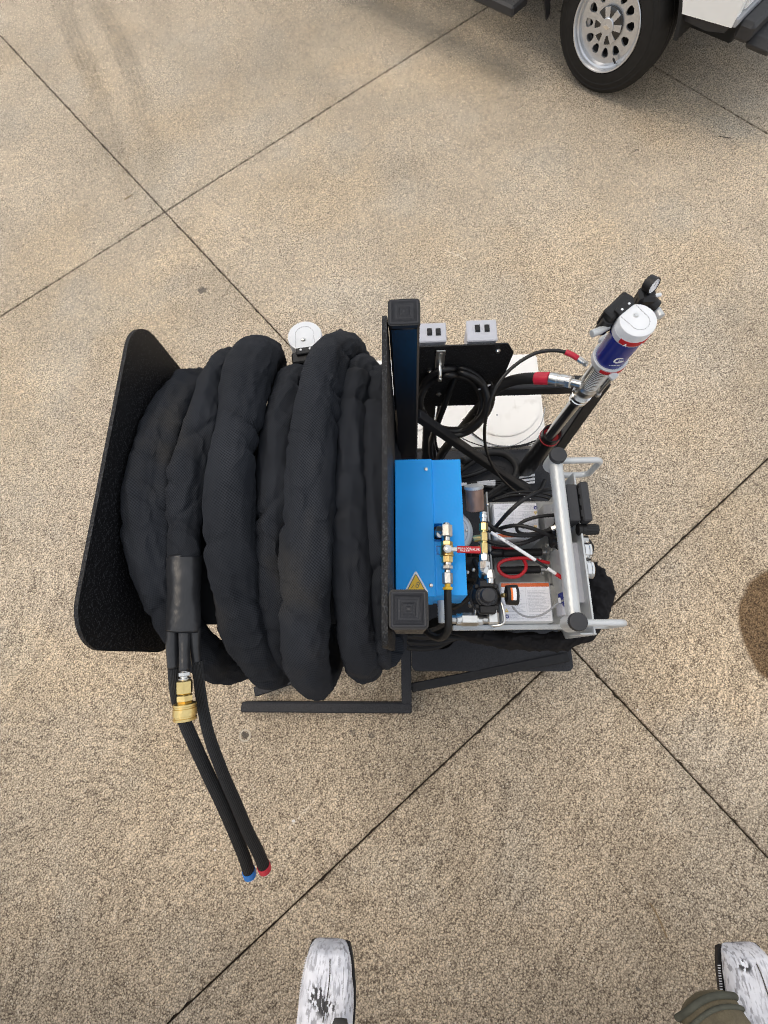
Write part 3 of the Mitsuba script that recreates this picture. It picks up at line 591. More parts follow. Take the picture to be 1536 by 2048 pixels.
# ------------------------------------------------------------------ proportioner: light grey machine on the right
pr_ = thing('proportioner', 'light grey metal proportioning machine with round tube frame on the cart deck', 'machine')
pa, pb = P(1118, 908, 1.125), P(1158, 1243, 1.125)
for q in (pa, pb):
    add(pr_ + '__frame_post', cyl((q[0], q[1], 1.035), (q[0], q[1], 1.112), .0232, n=32), 'mat_alu', 30)
    add(pr_ + '__end_cap', rev((q[0], q[1], 1.108), (0, 0, 1), [(0, .0242), (.013, .0242), (.0155, .0228), (.0165, .0205), (.0168, .001)], 36), 'mat_softblack', 30)
ca, cb = V(pa[0], pa[1] - .018, 1.087), V(pb[0], pb[1] + .018, 1.087)
add(pr_ + '__crossbar', cyl(ca, cb, .0192, n=32), 'mat_alu', 30)
add(pr_ + '__lower_rail', cyl((pa[0] + .008, pa[1] - .005, 1.035), (pb[0] + .008, pb[1] + .005, 1.035), .012), 'mat_alu', 30)
def handle(q, reach, drop):
    z1 = 1.075; x0 = q[0] + .015; y = q[1]
    pts = [V(x0, y, z1)] + [V(x0 + reach - .022 + .022 * math.sin(t), y, z1 - .022 + .022 * math.cos(t)) for t in np.linspace(0, PI / 2, 8)] + [V(x0 + reach - .022 + .022 * math.cos(t), y, z1 - drop + .022 - .022 * math.sin(t)) for t in np.linspace(0, PI / 2, 8)] + [V(x0 + .01, y, z1 - drop)]
    add(pr_ + '__lift_handle', tube(pts, .0096, 16, raw=True), 'mat_alu', True)
handle(pa, .125, .118); handle(pb, .125, .118)
fx = P(1160, 1050, 1.03)[0]
yA, yB = pb[1] - .03, pa[1] - .02
fp = polyplate(rrect(yA, .70, yB, 1.03, .008), .005, np.array([[0, 0, 1], [1, 0, 0], [0, 1, 0]], float), (fx, 0, 0))
add(pr_ + '__front_panel', fp, 'mat_alu', 30)
add(pr_ + '__bracket', cbox((fx - .013, yA + .004, .98), (.045, .005, .09), .001), 'mat_alu', 30)
add(pr_ + '__bracket', cbox((fx - .016, yB - .075, .99), (.034, .004, .07), .001), 'mat_alu', 30)
ia, ib = P(1128, 1085, 1.0), P(1143, 1206, 1.0)
add(pr_ + '__inner_panel', cbox(((ia + ib) / 2)[:2].tolist() + [.925], (.006, ia[1] - ib[1], .15), .001), 'mat_alu', 30)
sa, sb = P(1152, 1085, .985), P(1168, 1205, .985)
add(pr_ + '__shelf', cbox(((sa + sb) / 2), (.030, sa[1] - sb[1], .004), .001), 'mat_lightgrey', 30)
t0, t1 = P(978, 1004, .80), P(1150, 1258, .80)
add(pr_ + '__tray', cbox(((t0[0] + t1[0]) / 2, (t0[1] + t1[1]) / 2, .775), (t1[0] - t0[0], t0[1] - t1[1], .05), .003), 'mat_sheet', 30)
e0, e1 = P(1090, 1170, .86), P(1135, 1252, .86)
add(pr_ + '__side_housing', cbox(((e0[0] + e1[0]) / 2, (e0[1] + e1[1]) / 2, .83), (e1[0] - e0[0], e0[1] - e1[1], .065), .003), 'mat_sheet', 30)
e0, e1 = P(1088, 1085, .835), P(1130, 1168, .835)
add(pr_ + '__side_housing', cbox(((e0[0] + e1[0]) / 2, (e0[1] + e1[1]) / 2, .817), (e1[0] - e0[0], e0[1] - e1[1], .04), .003), 'mat_sheet', 30)
add(pr_ + '__stand', cat_(cbox(((t0[0] + t1[0]) / 2, (t0[1] + t1[1]) / 2, .735), (t1[0] - t0[0] - .06, t0[1] - t1[1] - .06, .03), .003), *[cbox((x, y, .42), (.04, .04, .61), .003) for x in (t0[0] + .06, t1[0] - .06) for y in (t1[1] + .06, t0[1] - .06)]), 'mat_powder', 30)
add(pr_ + '__edge_rail', beam(P(905, 1256, .86), P(1150, 1253, .86), .016, .03, None, .002), 'mat_alu', 30)
add(pr_ + '__back_wall', cbox((P(978, 1130, .86)[0], (t0[1] + t1[1]) / 2, .85), (.006, t0[1] - t1[1], .12), .001), 'mat_sheet', 30)
def wbox(x0, y0, x1, y1, z, name, lab):
    a, e = P(x0, y0, z), P(x1, y1, z)
    k = add(pr_ + '__' + name, cbox(((a[0] + e[0]) / 2, (a[1] + e[1]) / 2, z - .065), (e[0] - a[0], a[1] - e[1], .13), .004), 'mat_alu', 30)
    labels[k] = {'label': lab}
    return k, a, e
k, a, e = wbox(984, 1007, 1082, 1080, .93, 'heater_housing', 'heater housing with its warning sheet upside down')
m, uv = quad(((a[0] + e[0]) / 2, (a[1] + e[1]) / 2 + .004, .9308), (-(e[0] - a[0]) / 2 * .94, 0, 0), (0, -(a[1] - e[1]) / 2 * .90, 0))
add(k + '__warning_sheet', m, 'mat_sheetlabel', False, uv)
o = P(1071, 1015.5, .9315); add(k + '__blue_symbol', polyplate(Point(0, 0).buffer(.0058).difference(Polygon([(-.003, -.002), (.003, -.003), (.0035, .002), (-.001, .003)])), .0006, None, o), 'mat_deepblue')
for py in (1026, 1054):
    o = P(1071, py, .9315); add(k + '__yellow_symbol', polyplate(Polygon([(-.0055, .005), (.0055, .005), (0, -.0055)]).difference(Point(0, .001).buffer(.0018)), .0006, None, o), 'mat_yellow')
k, a, e = wbox(999, 1164, 1108, 1245, .93, 'heater_housing', 'heater housing with its warning sheet reading towards the viewer')
m, uv = quad(((a[0] + e[0]) / 2, (a[1] + e[1]) / 2, .9308), ((e[0] - a[0]) / 2 * .95, 0, 0), (0, (a[1] - e[1]) / 2 * .93, 0))
add(k + '__warning_sheet', m, 'mat_sheetlabel', False, uv)
o = P(1014, 1233, .9315); add(k + '__blue_symbol', polyplate(Point(0, 0).buffer(.0058).difference(Polygon([(-.003, -.002), (.003, -.003), (.0035, .002), (-.001, .003)])), .0006, None, o), 'mat_deepblue')
o = P(1013, 1221, .9315); add(k + '__yellow_symbol', polyplate(Polygon([(-.0055, -.005), (.0055, -.005), (0, .0055)]).difference(Point(0, -.001).buffer(.0018)), .0006, None, o), 'mat_yellow')
e0, e1 = P(1086, 1008, .92), P(1113, 1062, .92)
add(pr_ + '__clear_cover', cbox(((e0[0] + e1[0]) / 2, (e0[1] + e1[1]) / 2, .88), (e1[0] - e0[0], e0[1] - e1[1], .08), .004), 'mat_greyplastic', 30)
o = P(1116, 1010, .95); add(pr_ + '__corner_bracket', cbox(o - V(0, .012, .03), (.024, .05, .06), .002), 'mat_alu', 30)
o = P(1131, 1198, .98); add(pr_ + '__blue_sticker', cbox(o - V(0.004, 0, .02), (.006, .042, .05), .001), 'mat_deepblue', 30)
o = P(1134, 1218, .97); add(pr_ + '__junction_box', cbox(o - V(0, 0, .03), (.028, .034, .06), .002), 'mat_lightgrey', 30)
# front fittings
k0, k1 = P(1147, 968, 1.06), P(1178, 1041, 1.06)
k = add(pr_ + '__valve_block', cbox((k0[0] - .008, (k0[1] + k1[1]) / 2, 1.02), (.034, k0[1] - k1[1], .08), .003), 'mat_softblack', 30)
add(k, cbox((k0[0] + .028, (k0[1] + k1[1]) / 2 + .002, 1.025), (.026, k0[1] - k1[1] + .008, .08), .004), 'mat_softblack', 30)
for t in (.2, .5, .8):
    y = k0[1] + (k1[1] - k0[1]) * t; add(k + '__hinge', cbox((k0[0] + .0135, y, 1.055), (.006, .022, .012), .001), 'mat_plastic', 30)
a, e = P(1163, 1059, 1.02), P(1196, 1059, 1.02)
k = add(pr_ + '__adjuster_knob', cat_(cyl(a, e, .0150, .0155, 32), cyl(a - V(.012, 0, 0), a, .018), *[cbox((a + e) / 2 + V(.003, .0148 * math.cos(t), .0148 * math.sin(t)), (.030, .0035, .0035), .001) for t in np.arange(12) * PI / 6]), 'mat_plastic', 30)
for px, py in ((1170, 1101), (1177, 1139)):
    o = P(px, py, 1.0); o[0] = fx + .006
    k = add(pr_ + '__pressure_gauge', rev(o, (1, 0, 0), [(0, .018), (.003, .026), (.014, .026), (.0155, .0275), (.021, .0275), (.023, .025), (.021, .0235), (.0205, .001)], 40), 'mat_chrome', 30)
    add(k + '__dial', rev(o + V(.0206, 0, 0), (1, 0, 0), [(0, .0232), (.0004, .0232), (.0005, .001)], 32), 'mat_print', 30)
o = P(1171, 1079, 1.0); o[0] = fx + .006; add(pr_ + '__port', cyl(o, o + V(.022, 0, 0), .013), 'mat_steel', 30)
for px, py in ((1183, 1197), (1185, 1214)):
    o = P(px, py, .97); o[0] = fx + .005; add(pr_ + '__indicator', rev(o, (1, 0, 0), [(0, .006), (.008, .0055), (.011, .003), (.0115, .0005)], 14), 'mat_white', 30)
o = P(1111, 1054, 1.03); add(pr_ + '__push_fitting', cat_(cyl(o, o + V(.04, 0, 0), .0075), hexn(o - V(.012, .004, .004), o + V(.002, 0, 0), .008)), 'mat_zinc', 30)
add(pr_ + '__block', cbox(P(1125, 1070, 1.0) - V(0, 0, .03), (.055, .055, .06), .006), 'mat_plastic', 30)
for pts, r, nm in (([(984, 1108), (1000, 1107.5), (1083, 1104)], .0125, 'foam'), ([(1000, 1141), (1040, 1140), (1080, 1139)], .0125, 'foam')):
    add(pr_ + '__insulated_pipe', cyl(P(*pts[0], .88), P(*pts[2], .88), r), 'mat_rubber', 30)
    q = P(*pts[2], .88); add(pr_ + '__pipe_nipple', cat_(cyl(q, q + V(.02, 0, 0), .008), hexn(q + V(.012, 0, 0), q + V(.022, 0, 0), .0125)), 'mat_steel', 30)
bolts = [(1096, 1090), (1103, 1101), (1097, 1135), (1100, 1112), (1085, 1146), (1080, 1118)]
for bx, by in bolts:
    o = P(bx, by, .845); add(pr_ + '__bolt', rev(o - V(0, 0, .012), (0, 0, 1), [(0, .0055), (.016, .0055), (.018, .003), (.0185, .0005)], 10), 'mat_zinc', 30)
cab = 'mat_cable'
for pts, r in (([(985, 1062, .98), (1000, 1044, 1.02), (1022, 1020, 1.06), (1048, 999, 1.07), (1080, 983, 1.06), (1118, 977, 1.03)], .0062),
               ([(972, 1044, 1.03), (990, 1058, 1.02), (1012, 1067, 1.0), (1040, 1071, .99), (1070, 1070, .99), (1098, 1061, .99), (1118, 1052, 1.0)], .0062),
               ([(990, 1062, .97), (1010, 1054, 1.0), (1035, 1051, 1.02), (1062, 1056, 1.03), (1088, 1066, 1.02), (1120, 1078, 1.0)], .0062),
               ([(1124, 1030, 1.0), (1095, 1031, .995), (1065, 1036, .99), (1043, 1045, .98), (1033, 1056, .97), (1040, 1066, .965), (1060, 1068, .965), (1085, 1064, .97), (1108, 1052, .98), (1122, 1030, .99)], .0056),
               ([(975, 1082, .93), (990, 1087, .935), (1015, 1090, .94), (1045, 1086, .95), (1075, 1075, .955), (1103, 1060, .96)], .0070)):
    add(pr_ + '__air_tube', tube([P(*q) for q in pts], r, 12), cab, True)
add(pr_ + '__thin_wire', tube([P(*q) for q in ((1106, 1072, 1.0), (1107, 1084, .98), (1112, 1096, .96), (1120, 1099, .96), (1126, 1092, .97))], .0022, 8), cab, True)
add(pr_ + '__thin_wire', tube([P(*q) for q in ((1178, 1080, .99), (1186, 1092, .98), (1184, 1108, .97), (1176, 1128, .95), (1180, 1100, .95), (1174, 1090, .96))], .0032, 8), cab, True)
add(pr_ + '__grey_wire', tube([P(*q) for q in ((1024, 1212, .96), (1036, 1226, .965), (1056, 1234, .97), (1078, 1232, .975), (1098, 1221, .98), (1116, 1206, .98), (1126, 1201, .98))], .0030, 8), 'mat_greyplastic', True)
add(pr_ + '__wire_clip', cbox(P(1119, 1201, .985), (.006, .016, .012), .002), 'mat_white', 30)
q = [(979, 1094, .87), (1000, 1097, .87), (1030, 1098, .88)]
add(pr_ + '__red_tube', tube([P(*p) for p in q], .0048, 10), 'mat_red', True)
q = [(1098, 1126, .90), (1080, 1122, .91), (1058, 1117, .925), (1030, 1117, .935), (1006, 1122, .94), (996, 1133, .94), (1003, 1147, .94), (1020, 1154, .94), (1038, 1152, .94), (1050, 1141, .94), (1052, 1130, .935), (1046, 1117, .92)]
add(pr_ + '__red_tube', tube([P(*p) for p in q], .0054, 12), 'mat_red', True)
rd = thing('test_probe', 'pale marked probe hose with red tip lying across the machine', 'hose')
ra, rm = P(974, 1060, 1.045), P(1127, 1158, 1.02)
L_ = lambda t: ra + (rm - ra) * t + V(0, 0, .008 * math.sin(PI * t))
sec = [(0, .05, .0036, cab, 'end'), (.05, .63, .0050, 'mat_print', 'pale_sleeve'), (.63, .785, .0040, cab, 'black_section'), (.785, .90, .0046, 'mat_print', 'pale_sleeve'), (.90, 1.0, .0062, 'mat_red', 'red_tip')]
for a, e, r, m, nm in sec: add(rd + '__' + nm, tube([L_(a + (e - a) * t) for t in (0, .33, .66, 1)], r, 12), m, True)
dd = (rm - ra) / np.linalg.norm(rm - ra); up2 = np.cross(V(0, 0, 1), dd); up2 /= np.linalg.norm(up2)
add(rd + '__marking', cat_(text('K1-F2000T', .0042, L_(.30) + V(0, 0, .0052), dd, up2), text('- 1/4', .0036, L_(.15) + V(0, 0, .0052), dd, up2)), 'mat_ink')

# black cloth cover bunched below the machine
ck = thing('cloth_cover', 'black cloth cover bunched under the grey machine', 'cover')
cp = [P(*q) for q in ((905, 1266, .66), (950, 1272, .67), (1010, 1280, .67), (1075, 1284, .67), (1128, 1280, .67), (1160, 1262, .68), (1180, 1232, .70), (1187, 1195, .71), (1183, 1160, .72), (1172, 1132, .74), (1165, 1110, .76))]
q = smooth_path(cp, .004); xs, ys, tg = frames(q); n = 64; t = np.arange(n) / n * 2 * PI
s = np.arange(len(q)) * .004; Sg, Tg = np.meshgrid(s, t, indexing='ij')
side = np.cross(tg, V(0, 0, 1)); side /= np.linalg.norm(side, axis=1, keepdims=True)
d = 1 + .55 * (meshkit.fbm(np.stack([Sg / .07, np.cos(Tg) * 1.4, np.sin(Tg) * 1.4], -1), 3, 3) - .5)
fold = 1 - np.abs(2 * meshkit.noise(np.stack([Sg / .045 + np.sin(Tg) * .9, np.cos(Tg) * .7, np.sin(Tg) * .7], -1), 8) - 1); d += .30 * fold ** 4 + .16 * (1 - np.abs(2 * meshkit.noise(np.stack([Sg / .022 - Tg * .5, np.cos(Tg) * 1.1, np.sin(Tg) * 1.1 + 5], -1), 12) - 1)) ** 5
end = np.clip(np.minimum(np.arange(len(q)), np.arange(len(q))[::-1]) / 18, .25, 1)[:, None]
wid = np.interp(s / s[-1], [0, .45, .62, .8, 1], [.020, .027, .028, .040, .026])[:, None]
vz = q[:, None] + (np.cos(Tg) * d * wid * end)[..., None] * side[:, None] + (np.sin(Tg) * d * .085 * end)[..., None] * V(0, 0, 1)
m = ring_mesh(vz)
if m.volume < 0: m.invert()
add(ck, m, 'mat_cloth', True)

# ------------------------------------------------------------------ transfer pumps
def pump(p, top, bot, fdir, scale=1.0, rod=True, hol=False):
    """p: key; top: centre of the white cap; bot: a point on the axis near the ground; fdir: towards the black valve block"""
    w = (top - bot) / np.linalg.norm(top - bot)
    e = fdir - w * (fdir @ w); e /= np.linalg.norm(e); g_ = np.cross(w, e); s = scale
    R_ = np.column_stack([g_, e, w]); L = lambda x, y, z: top + g_ * x * s + e * y * s + w * z * s
    rv = lambda z0, prof, n=40: rev(top + w * z0 * s, w, [(h * s, r * s) for h, r in prof], n)
    r = .0455
    k = add(p + '__cap', rv(-.030, [(0, r), (.026, r), (.0290, r - .001), (.030, r - .0035), (.030, .001)], 48), 'mat_white', 30)
    U = Polygon([(-.024, .045)] + [(-.026 + .002 * t, .045 - .045 * t) for t in np.linspace(0, .9, 4)] + [(.0245 * math.cos(t), .0245 * math.sin(t) - .004) for t in np.linspace(PI, 2 * PI, 24)] + [(.026 - .002 * t, .045 - .045 * t) for t in np.linspace(.9, 0, 4)]).buffer(0).intersection(Point(0, 0).buffer(.0445))
    g2 = U.difference(U.buffer(-.0008)); g2 = g2.difference(sbox(-.1, .034, .1, .1))
    add(k + '__lid_outline', polyplate(affinity.scale(g2, s, s, origin=(0, 0)), .0006, R_, L(0, 0, .0002)), 'mat_greyplastic')
    add(k + '__lid_screw', rev(L(-.004, .013, 0), w, [(0, .0062 * s), (.002 * s, .0062 * s), (.0045 * s, .0045 * s), (.005 * s, .001)], 16), 'mat_zinc', 30)
    add(p + '__head_ring', rv(-.048, [(0, r - .0005), (.0005, r + .0003), (.018, r + .0003), (.0185, r - .0005)], 48), 'mat_lightgrey', 30)
    add(p + '__cylinder', rv(-.165, [(0, r - .003), (.117, r - .003)], 48), 'mat_deepblue', 30)
    def band(z0, h, rr, a0, a1, m, nm, th=.0008):
        t = np.linspace(a0, a1, 24); t = np.r_[t, t[::-1]]; ro = np.r_[np.full(24, rr + th), np.full(24, rr - .002)]
        prof = np.array([g_ * math.cos(x) * y + e * math.sin(x) * y for x, y in zip(t, ro)]) * s
        mm = ring_mesh([top + w * z0 * s + prof, top + w * (z0 + h) * s + prof])
        if mm.volume < 0: mm.invert()
        return add(p + '__' + nm, mm, m, 30)
    def letters(z, rr, angs, h, txt='A', m='mat_print'):
        out = []
        for a in angs:
            rad = g_ * math.cos(a) + e * math.sin(a); tan = np.cross(w, rad); out.append(text(txt, h * s, L(0, 0, z) + rad * (rr + .0006) * s - w * h * s / 2, tan, w, .0008 * s))
        return cat_(*out)
    a0 = -PI / 2
    kb = band(-.044, .016, r + .0004, a0 - 1.5, a0 + 1.5, 'mat_red', 'red_band'); add(kb + '__letter', letters(-.036, r + .0012, (a0 - .62, a0 + .25, a0 + 1.1), .0095), 'mat_print')
    band(-.095, .045, r - .003, a0 - 2.35, a0 - 1.72, 'mat_print', 'data_plate')
    lg = L(0, 0, -.118); rad = g_ * math.cos(a0 + .75) + e * math.sin(a0 + .75); tan = np.cross(w, rad)
    def strokes(polys, off): return cat_(*[polyplate(affinity.scale(q, s, s, origin=(0, 0)), .0006, np.column_stack([tan, w, rad]), lg + rad * (r - .0028) * s + off) for q in polys])
    arcg = Point(0, 0).buffer(.013).difference(Point(0, 0).buffer(.0085)).difference(sbox(0, -.002, .02, .009)); bar = sbox(0, -.004, .013, 0)
    add(p + '__emblem', strokes([arcg, bar, sbox(-.016, -.026, .012, -.0245)], V(0, 0, 0)), 'mat_print')
    k = add(p + '__collar', cat_(rv(-.187, [(0, r - .001), (.001, r + .003), (.020, r + .0035), (.022, r + .001), (.022, r - .004)], 48), cbox(L(-.030, .045, -.178), V(.030, .034, .022) * s, .004, R_), cbox(L(.030, -.046, -.180), V(.024, .020, .014) * s, .003, R_)), 'mat_alu', 30)
    kb = band(-.186, .014, r + .0034, a0 - .95, a0 + 1.35, 'mat_red', 'red_band'); add(kb + '__letter', letters(-.179, r + .0045, (a0 - .30, a0 + .62), .0085), 'mat_print')
    for t in (.35, 2.45, 4.55):
        rad = (g_ * math.cos(t) + e * math.sin(t)) * .041 * s
        add(p + '__tie_rod', cat_(cyl(L(0, 0, -.180) + rad, L(0, 0, -.355) + rad, .0048 * s), hexn(L(0, 0, -.345) + rad, L(0, 0, -.360) + rad, .009 * s)), 'mat_steel', 30)
    tt = np.linspace(0, 15 * 2 * PI, 480); zz = np.linspace(-.190, -.325, 480)
    add(p + '__spring', tube([L(.0300 * math.cos(a), .0300 * math.sin(a), z) for a, z in zip(tt, zz)], .0021 * s, 8, raw=True), 'mat_zinc', True)
    add(p + '__plunger', rv(-.33, [(0, .017), (.15, .017)], 24), 'mat_cable', 30)
    add(p + '__outlet_body', cat_(rv(-.40, [(0, .026), (.02, .030), (.03, .034), (.045, .036), (.06, .036), (.068, .030), (.075, .028)], 36)), 'mat_steel', 30)
    add(p + '__lower_collar', cat_(rv(-.445, [(0, .024), (.006, .031), (.02, .031), (.022, .028), (.028, .028), (.030, .033), (.044, .033), (.046, .027)], 36)), 'mat_chrome', 30)
    dep = np.linalg.norm(top - bot) / s
    add(p + '__pump_tube', rv(-dep, [(0, .012), (.02, .021), (dep - .44, .021)], 28), 'mat_shafts', 30)
    # air valve block
    bl = [cbox(L(0, .060, -.034), V(.078, .034, .06) * s, .004, R_), cbox(L(0, .048, -.003), V(.050, .020, .014) * s, .002, R_)]
    add(p + '__valve_block', cat_(*bl), 'mat_plastic', 30)
    for x in (-.012, .012): add(p + '__block_screw', rev(L(x, .046, .003), w, [(0, .0032 * s), (.0025 * s, .003 * s), (.003 * s, .0006)], 12), 'mat_white', 30)
    return L, R_, w, g_, e
A0, AB = P(1277, 640, 1.40), P(1047, 940, .14)
pk = thing('transfer_pump', 'blue transfer pump with white cap standing in a tall black holster on the right', 'pump')
L, R_, w, g_, e = pump(pk, A0, AB, V(-.62, .78, 0))
s1 = g_ if (g_ @ V(-1, -.6, 0)) > 0 else -g_        # towards the silver muffler on the left
tp = lambda px, py, dz=0.0: P(px, py, 1.375 + dz)
for (px, py, r, m) in ((1237, 609, .018, 'mat_plastic'), (1216, 634, .016, 'mat_plastic')):
    o = tp(px, py); k = add(pk + '__valve_port', cat_(rev(o - V(0, 0, .05), (.05, -.1, 1), [(0, r), (.050, r), (.052, r - .002), (.0515, r - .007), (.035, r - .008), (.035, .001)], 28)), m, 30)
add(pk + '__valve_body', cat_(beam(tp(1213, 640, -.03), tp(1253, 600, -.03), .036, .05, None, .006), beam(tp(1206, 650, -.05), tp(1232, 640, -.05), .03, .04, None, .005), beam(tp(1235, 645, -.045), tp(1250, 615, -.03), .03, .045, None, .004)), 'mat_plastic', 30)
a, b_ = tp(1183, 668, -.02), tp(1217, 654, -.02)
add(pk + '__muffler', cat_(rev(a, b_ - a, [(0, .008), (.001, .0098), (.024, .0098), (.030, .0088), (.040, .0072), (.05, .0065)], 20)), 'mat_alu', 30)
a, b_ = tp(1322, 634, -.05), tp(1305, 608, -.05)
add(pk + '__muffler', cat_(rev(a, b_ - a, [(0, .009), (.001, .0105), (.022, .0105), (.03, .008)], 20)), 'mat_alu', 30)
add(pk + '__air_regulator', cat_(cyl(tp(1273, 592, -.04), tp(1296, 598, -.04), .021), cyl(tp(1292, 596, -.03), tp(1312, 614, -.045), .017), cbox(tp(1290, 598, -.035), (.045, .045, .045), .008), *[cyl(tp(1301 + i * 3, 608 + i * 2.6, -.045), tp(1302 + i * 3, 609 + i * 2.6, -.045), .0185) for i in range(3)]), 'mat_plastic', 30)
ga, gb = tp(1297, 567, .0), tp(1309, 578, .0)
ga, gb = ga + V(-.004, .004, .0), gb + V(.004, -.004, .008)
k = add(pk + '__gauge', rev(ga, gb - ga, [(0, .018), (.002, .021), (.020, .0215), (.0235, .0215), (.0245, .0195), (.0225, .0180), (.0222, .001)], 32), 'mat_plastic', 30)
gd = (gb - ga) / np.linalg.norm(gb - ga)
k2 = add(k + '__dial', rev(ga + gd * .0224, gd, [(0, .0178), (.0004, .0178), (.0005, .0008)], 28), 'mat_print', 30)
gx, gy, _ = frame(gd); tick = []
for t in np.linspace(-2.2, 2.2, 12):
    dirv = gx * math.sin(t) + gy * math.cos(t); tick.append(beam(ga + gd * .0231 + dirv * .0125, ga + gd * .0231 + dirv * .0160, .0012, .0004, gd, .0001))
tick.append(beam(ga + gd * .0233, ga + gd * .0233 + (gx * .5 + gy * .8) * .012, .0012, .0004, gd, .0001))
add(k + '__dial_mark', cat_(*tick), 'mat_ink')
add(pk + '__gauge_stem', cyl(tp(1293, 589, -.02), tp(1299, 578, -.002), .005), 'mat_brass', 30)
add(pk + '__air_inlet', cyl(tp(1309, 592, -.02), tp(1322, 589, -.02), .005), 'mat_white', 30)
# second pump, behind the hose coil
B0 = P(609, 671, 1.235); BB = V(B0[0], B0[1], .12)
pk2 = thing('transfer_pump', 'white-capped transfer pump standing behind the hose coil', 'pump')
pump(pk2, B0, BB, V(.12, -1, 0), 1.14)
add(pk2 + '__holster', rev(V(B0[0], B0[1], .0), (0, 0, 1), [(0, .044), (.5, .044), (.5, .038), (.02, .038)], 28), 'mat_cable', 40)
add(pk2 + '__foot', cbox((B0[0], B0[1], .006), (.16, .16, .012), .003), 'mat_powder', 30)

# ------------------------------------------------------------------ hoses from pump A
mh = thing('material_hose', 'thick black hose with a red band joining the pump on the right', 'hose')
hp = [P(*q) for q in ((1098, 757, 1.075), (1080, 757, 1.06), (1050, 757, 1.03), (1020, 763, .99), (995, 776, .95), (975, 795, .90), (950, 825, .80), (915, 868, .62), (888, 900, .42), (872, 930, .24), (850, 960, .17))]
add(mh + '__hose', tube(hp, .0185, 20), 'mat_rubber', True)
a, b_ = P(1070, 757, 1.052), P(1099, 757, 1.075)
add(mh + '__red_band', cyl(a, b_, .0200, n=28), 'mat_redtape', 30)
a, b_ = P(1099, 757, 1.075), P(1140, 763, 1.095); dl = np.linalg.norm(b_ - a)
add(mh + '__crimp_fitting', rev(a, b_ - a, [(0, .0195), (.002, .0205), (.025, .0205), (.026, .018), (.034, .018), (.035, .0195), (dl, .0185)], 28), 'mat_zinc', 30)
a, b_ = P(1131, 762, 1.09), P(1164, 770, 1.11)
add(mh + '__swivel', cat_(hexn(a, a + (b_ - a) * .4, .0205, .2), cyl(a, b_, .0125)), 'mat_zinc', 30)
al = thing('air_line', 'thin black air line with a red band arching over to the pump', 'hose')
ap = [P(*q) for q in ((1152, 714, 1.17), (1130, 704, 1.17), (1105, 701, 1.165), (1075, 705, 1.155), (1045, 720, 1.14), (1018, 741, 1.12), (996, 768, 1.10), (982, 797, 1.07), (973, 830, 1.02), (969, 862, .94), (971, 893, .82), (980, 922, .66), (997, 950, .48), (1020, 974, .34), (1045, 991, .26), (1075, 1003, .22))]
add(al + '__line', tube(ap, .0056, 12), 'mat_cable', True)
a, b_, d_ = P(1131, 704, 1.17), P(1143, 709, 1.17), P(1156, 717, 1.168)
add(al + '__red_band', tube([a, b_, d_], .0085, 16), 'mat_redtape', True)
a, b_ = P(1156, 717, 1.168), P(1177, 732, 1.165)
add(al + '__fitting', cat_(rev(a, b_ - a, [(0, .0075), (.001, .0088), (.016, .0088), (.017, .0068), (.034, .0068)], 18), hexn(a + (b_ - a) * .58, a + (b_ - a) * .8, .0092)), 'mat_zinc', 30)
# white print running along the line
q = smooth_path(ap, .008); i0 = int(len(q) * .36)
for a, b_ in ((.34, .48), (.60, .80), (.86, .97)):
    seg_ = q[int(len(q) * a):int(len(q) * b_)] + V(-.0005, -.0012, .0045); add(al + '__white_stripe', tube(seg_, .0023, 8, raw=True), 'mat_print', True)

# ------------------------------------------------------------------ cable coil on the panel hook
cc = thing('cable_coil', 'coil of thick black cable hanging on the panel hook', 'cable')
pts = []
turns = [(72, 66, 0, 0), (78, 71, 4, -4), (63, 60, -2, 2), (69, 66, 3, 6), (58, 55, -3, 10), (75, 64, 1, 12), (66, 70, 0, 6)]
for i, (rx, ry, ox, oy) in enumerate(turns):
    for t in np.linspace(PI / 2, PI / 2 + 2 * PI, 26, endpoint=False):
        nrx, nry, nox, noy = turns[min(i + 1, 6)]; f = (t - PI / 2) / (2 * PI)
        x = 905 + ox + (nox - ox) * f + (rx + (nrx - rx) * f) * math.cos(t); y = 795 + oy + (noy - oy) * f - (ry + (nry - ry) * f) * math.sin(t)
        z = .90 + .11 * math.sin(t) + .012 * ((i * 2) % 5 - 2) + .01 * math.sin(3 * t + i)
        pts.append(P(x, y, z))
pts += [P(870, 860, .74), P(862, 890, .55), P(866, 925, .35), P(880, 955, .2)]
add(cc + '__cable', tube(pts, .0115, 12), 'mat_cable', True)
for t in (.35, 5.6):
    o = P(905 + 70 * math.cos(t), 795 - 64 * math.sin(t), .90 + .11 * math.sin(t)); add(cc + '__cable_tie', rev(o - V(.004, .004, 0), V(-math.sin(t), math.cos(t) * .8, .5), [(0, .024), (.004, .024)], 16, 0, 1.0), 'mat_print' if t < 1 else 'mat_plastic', 30)

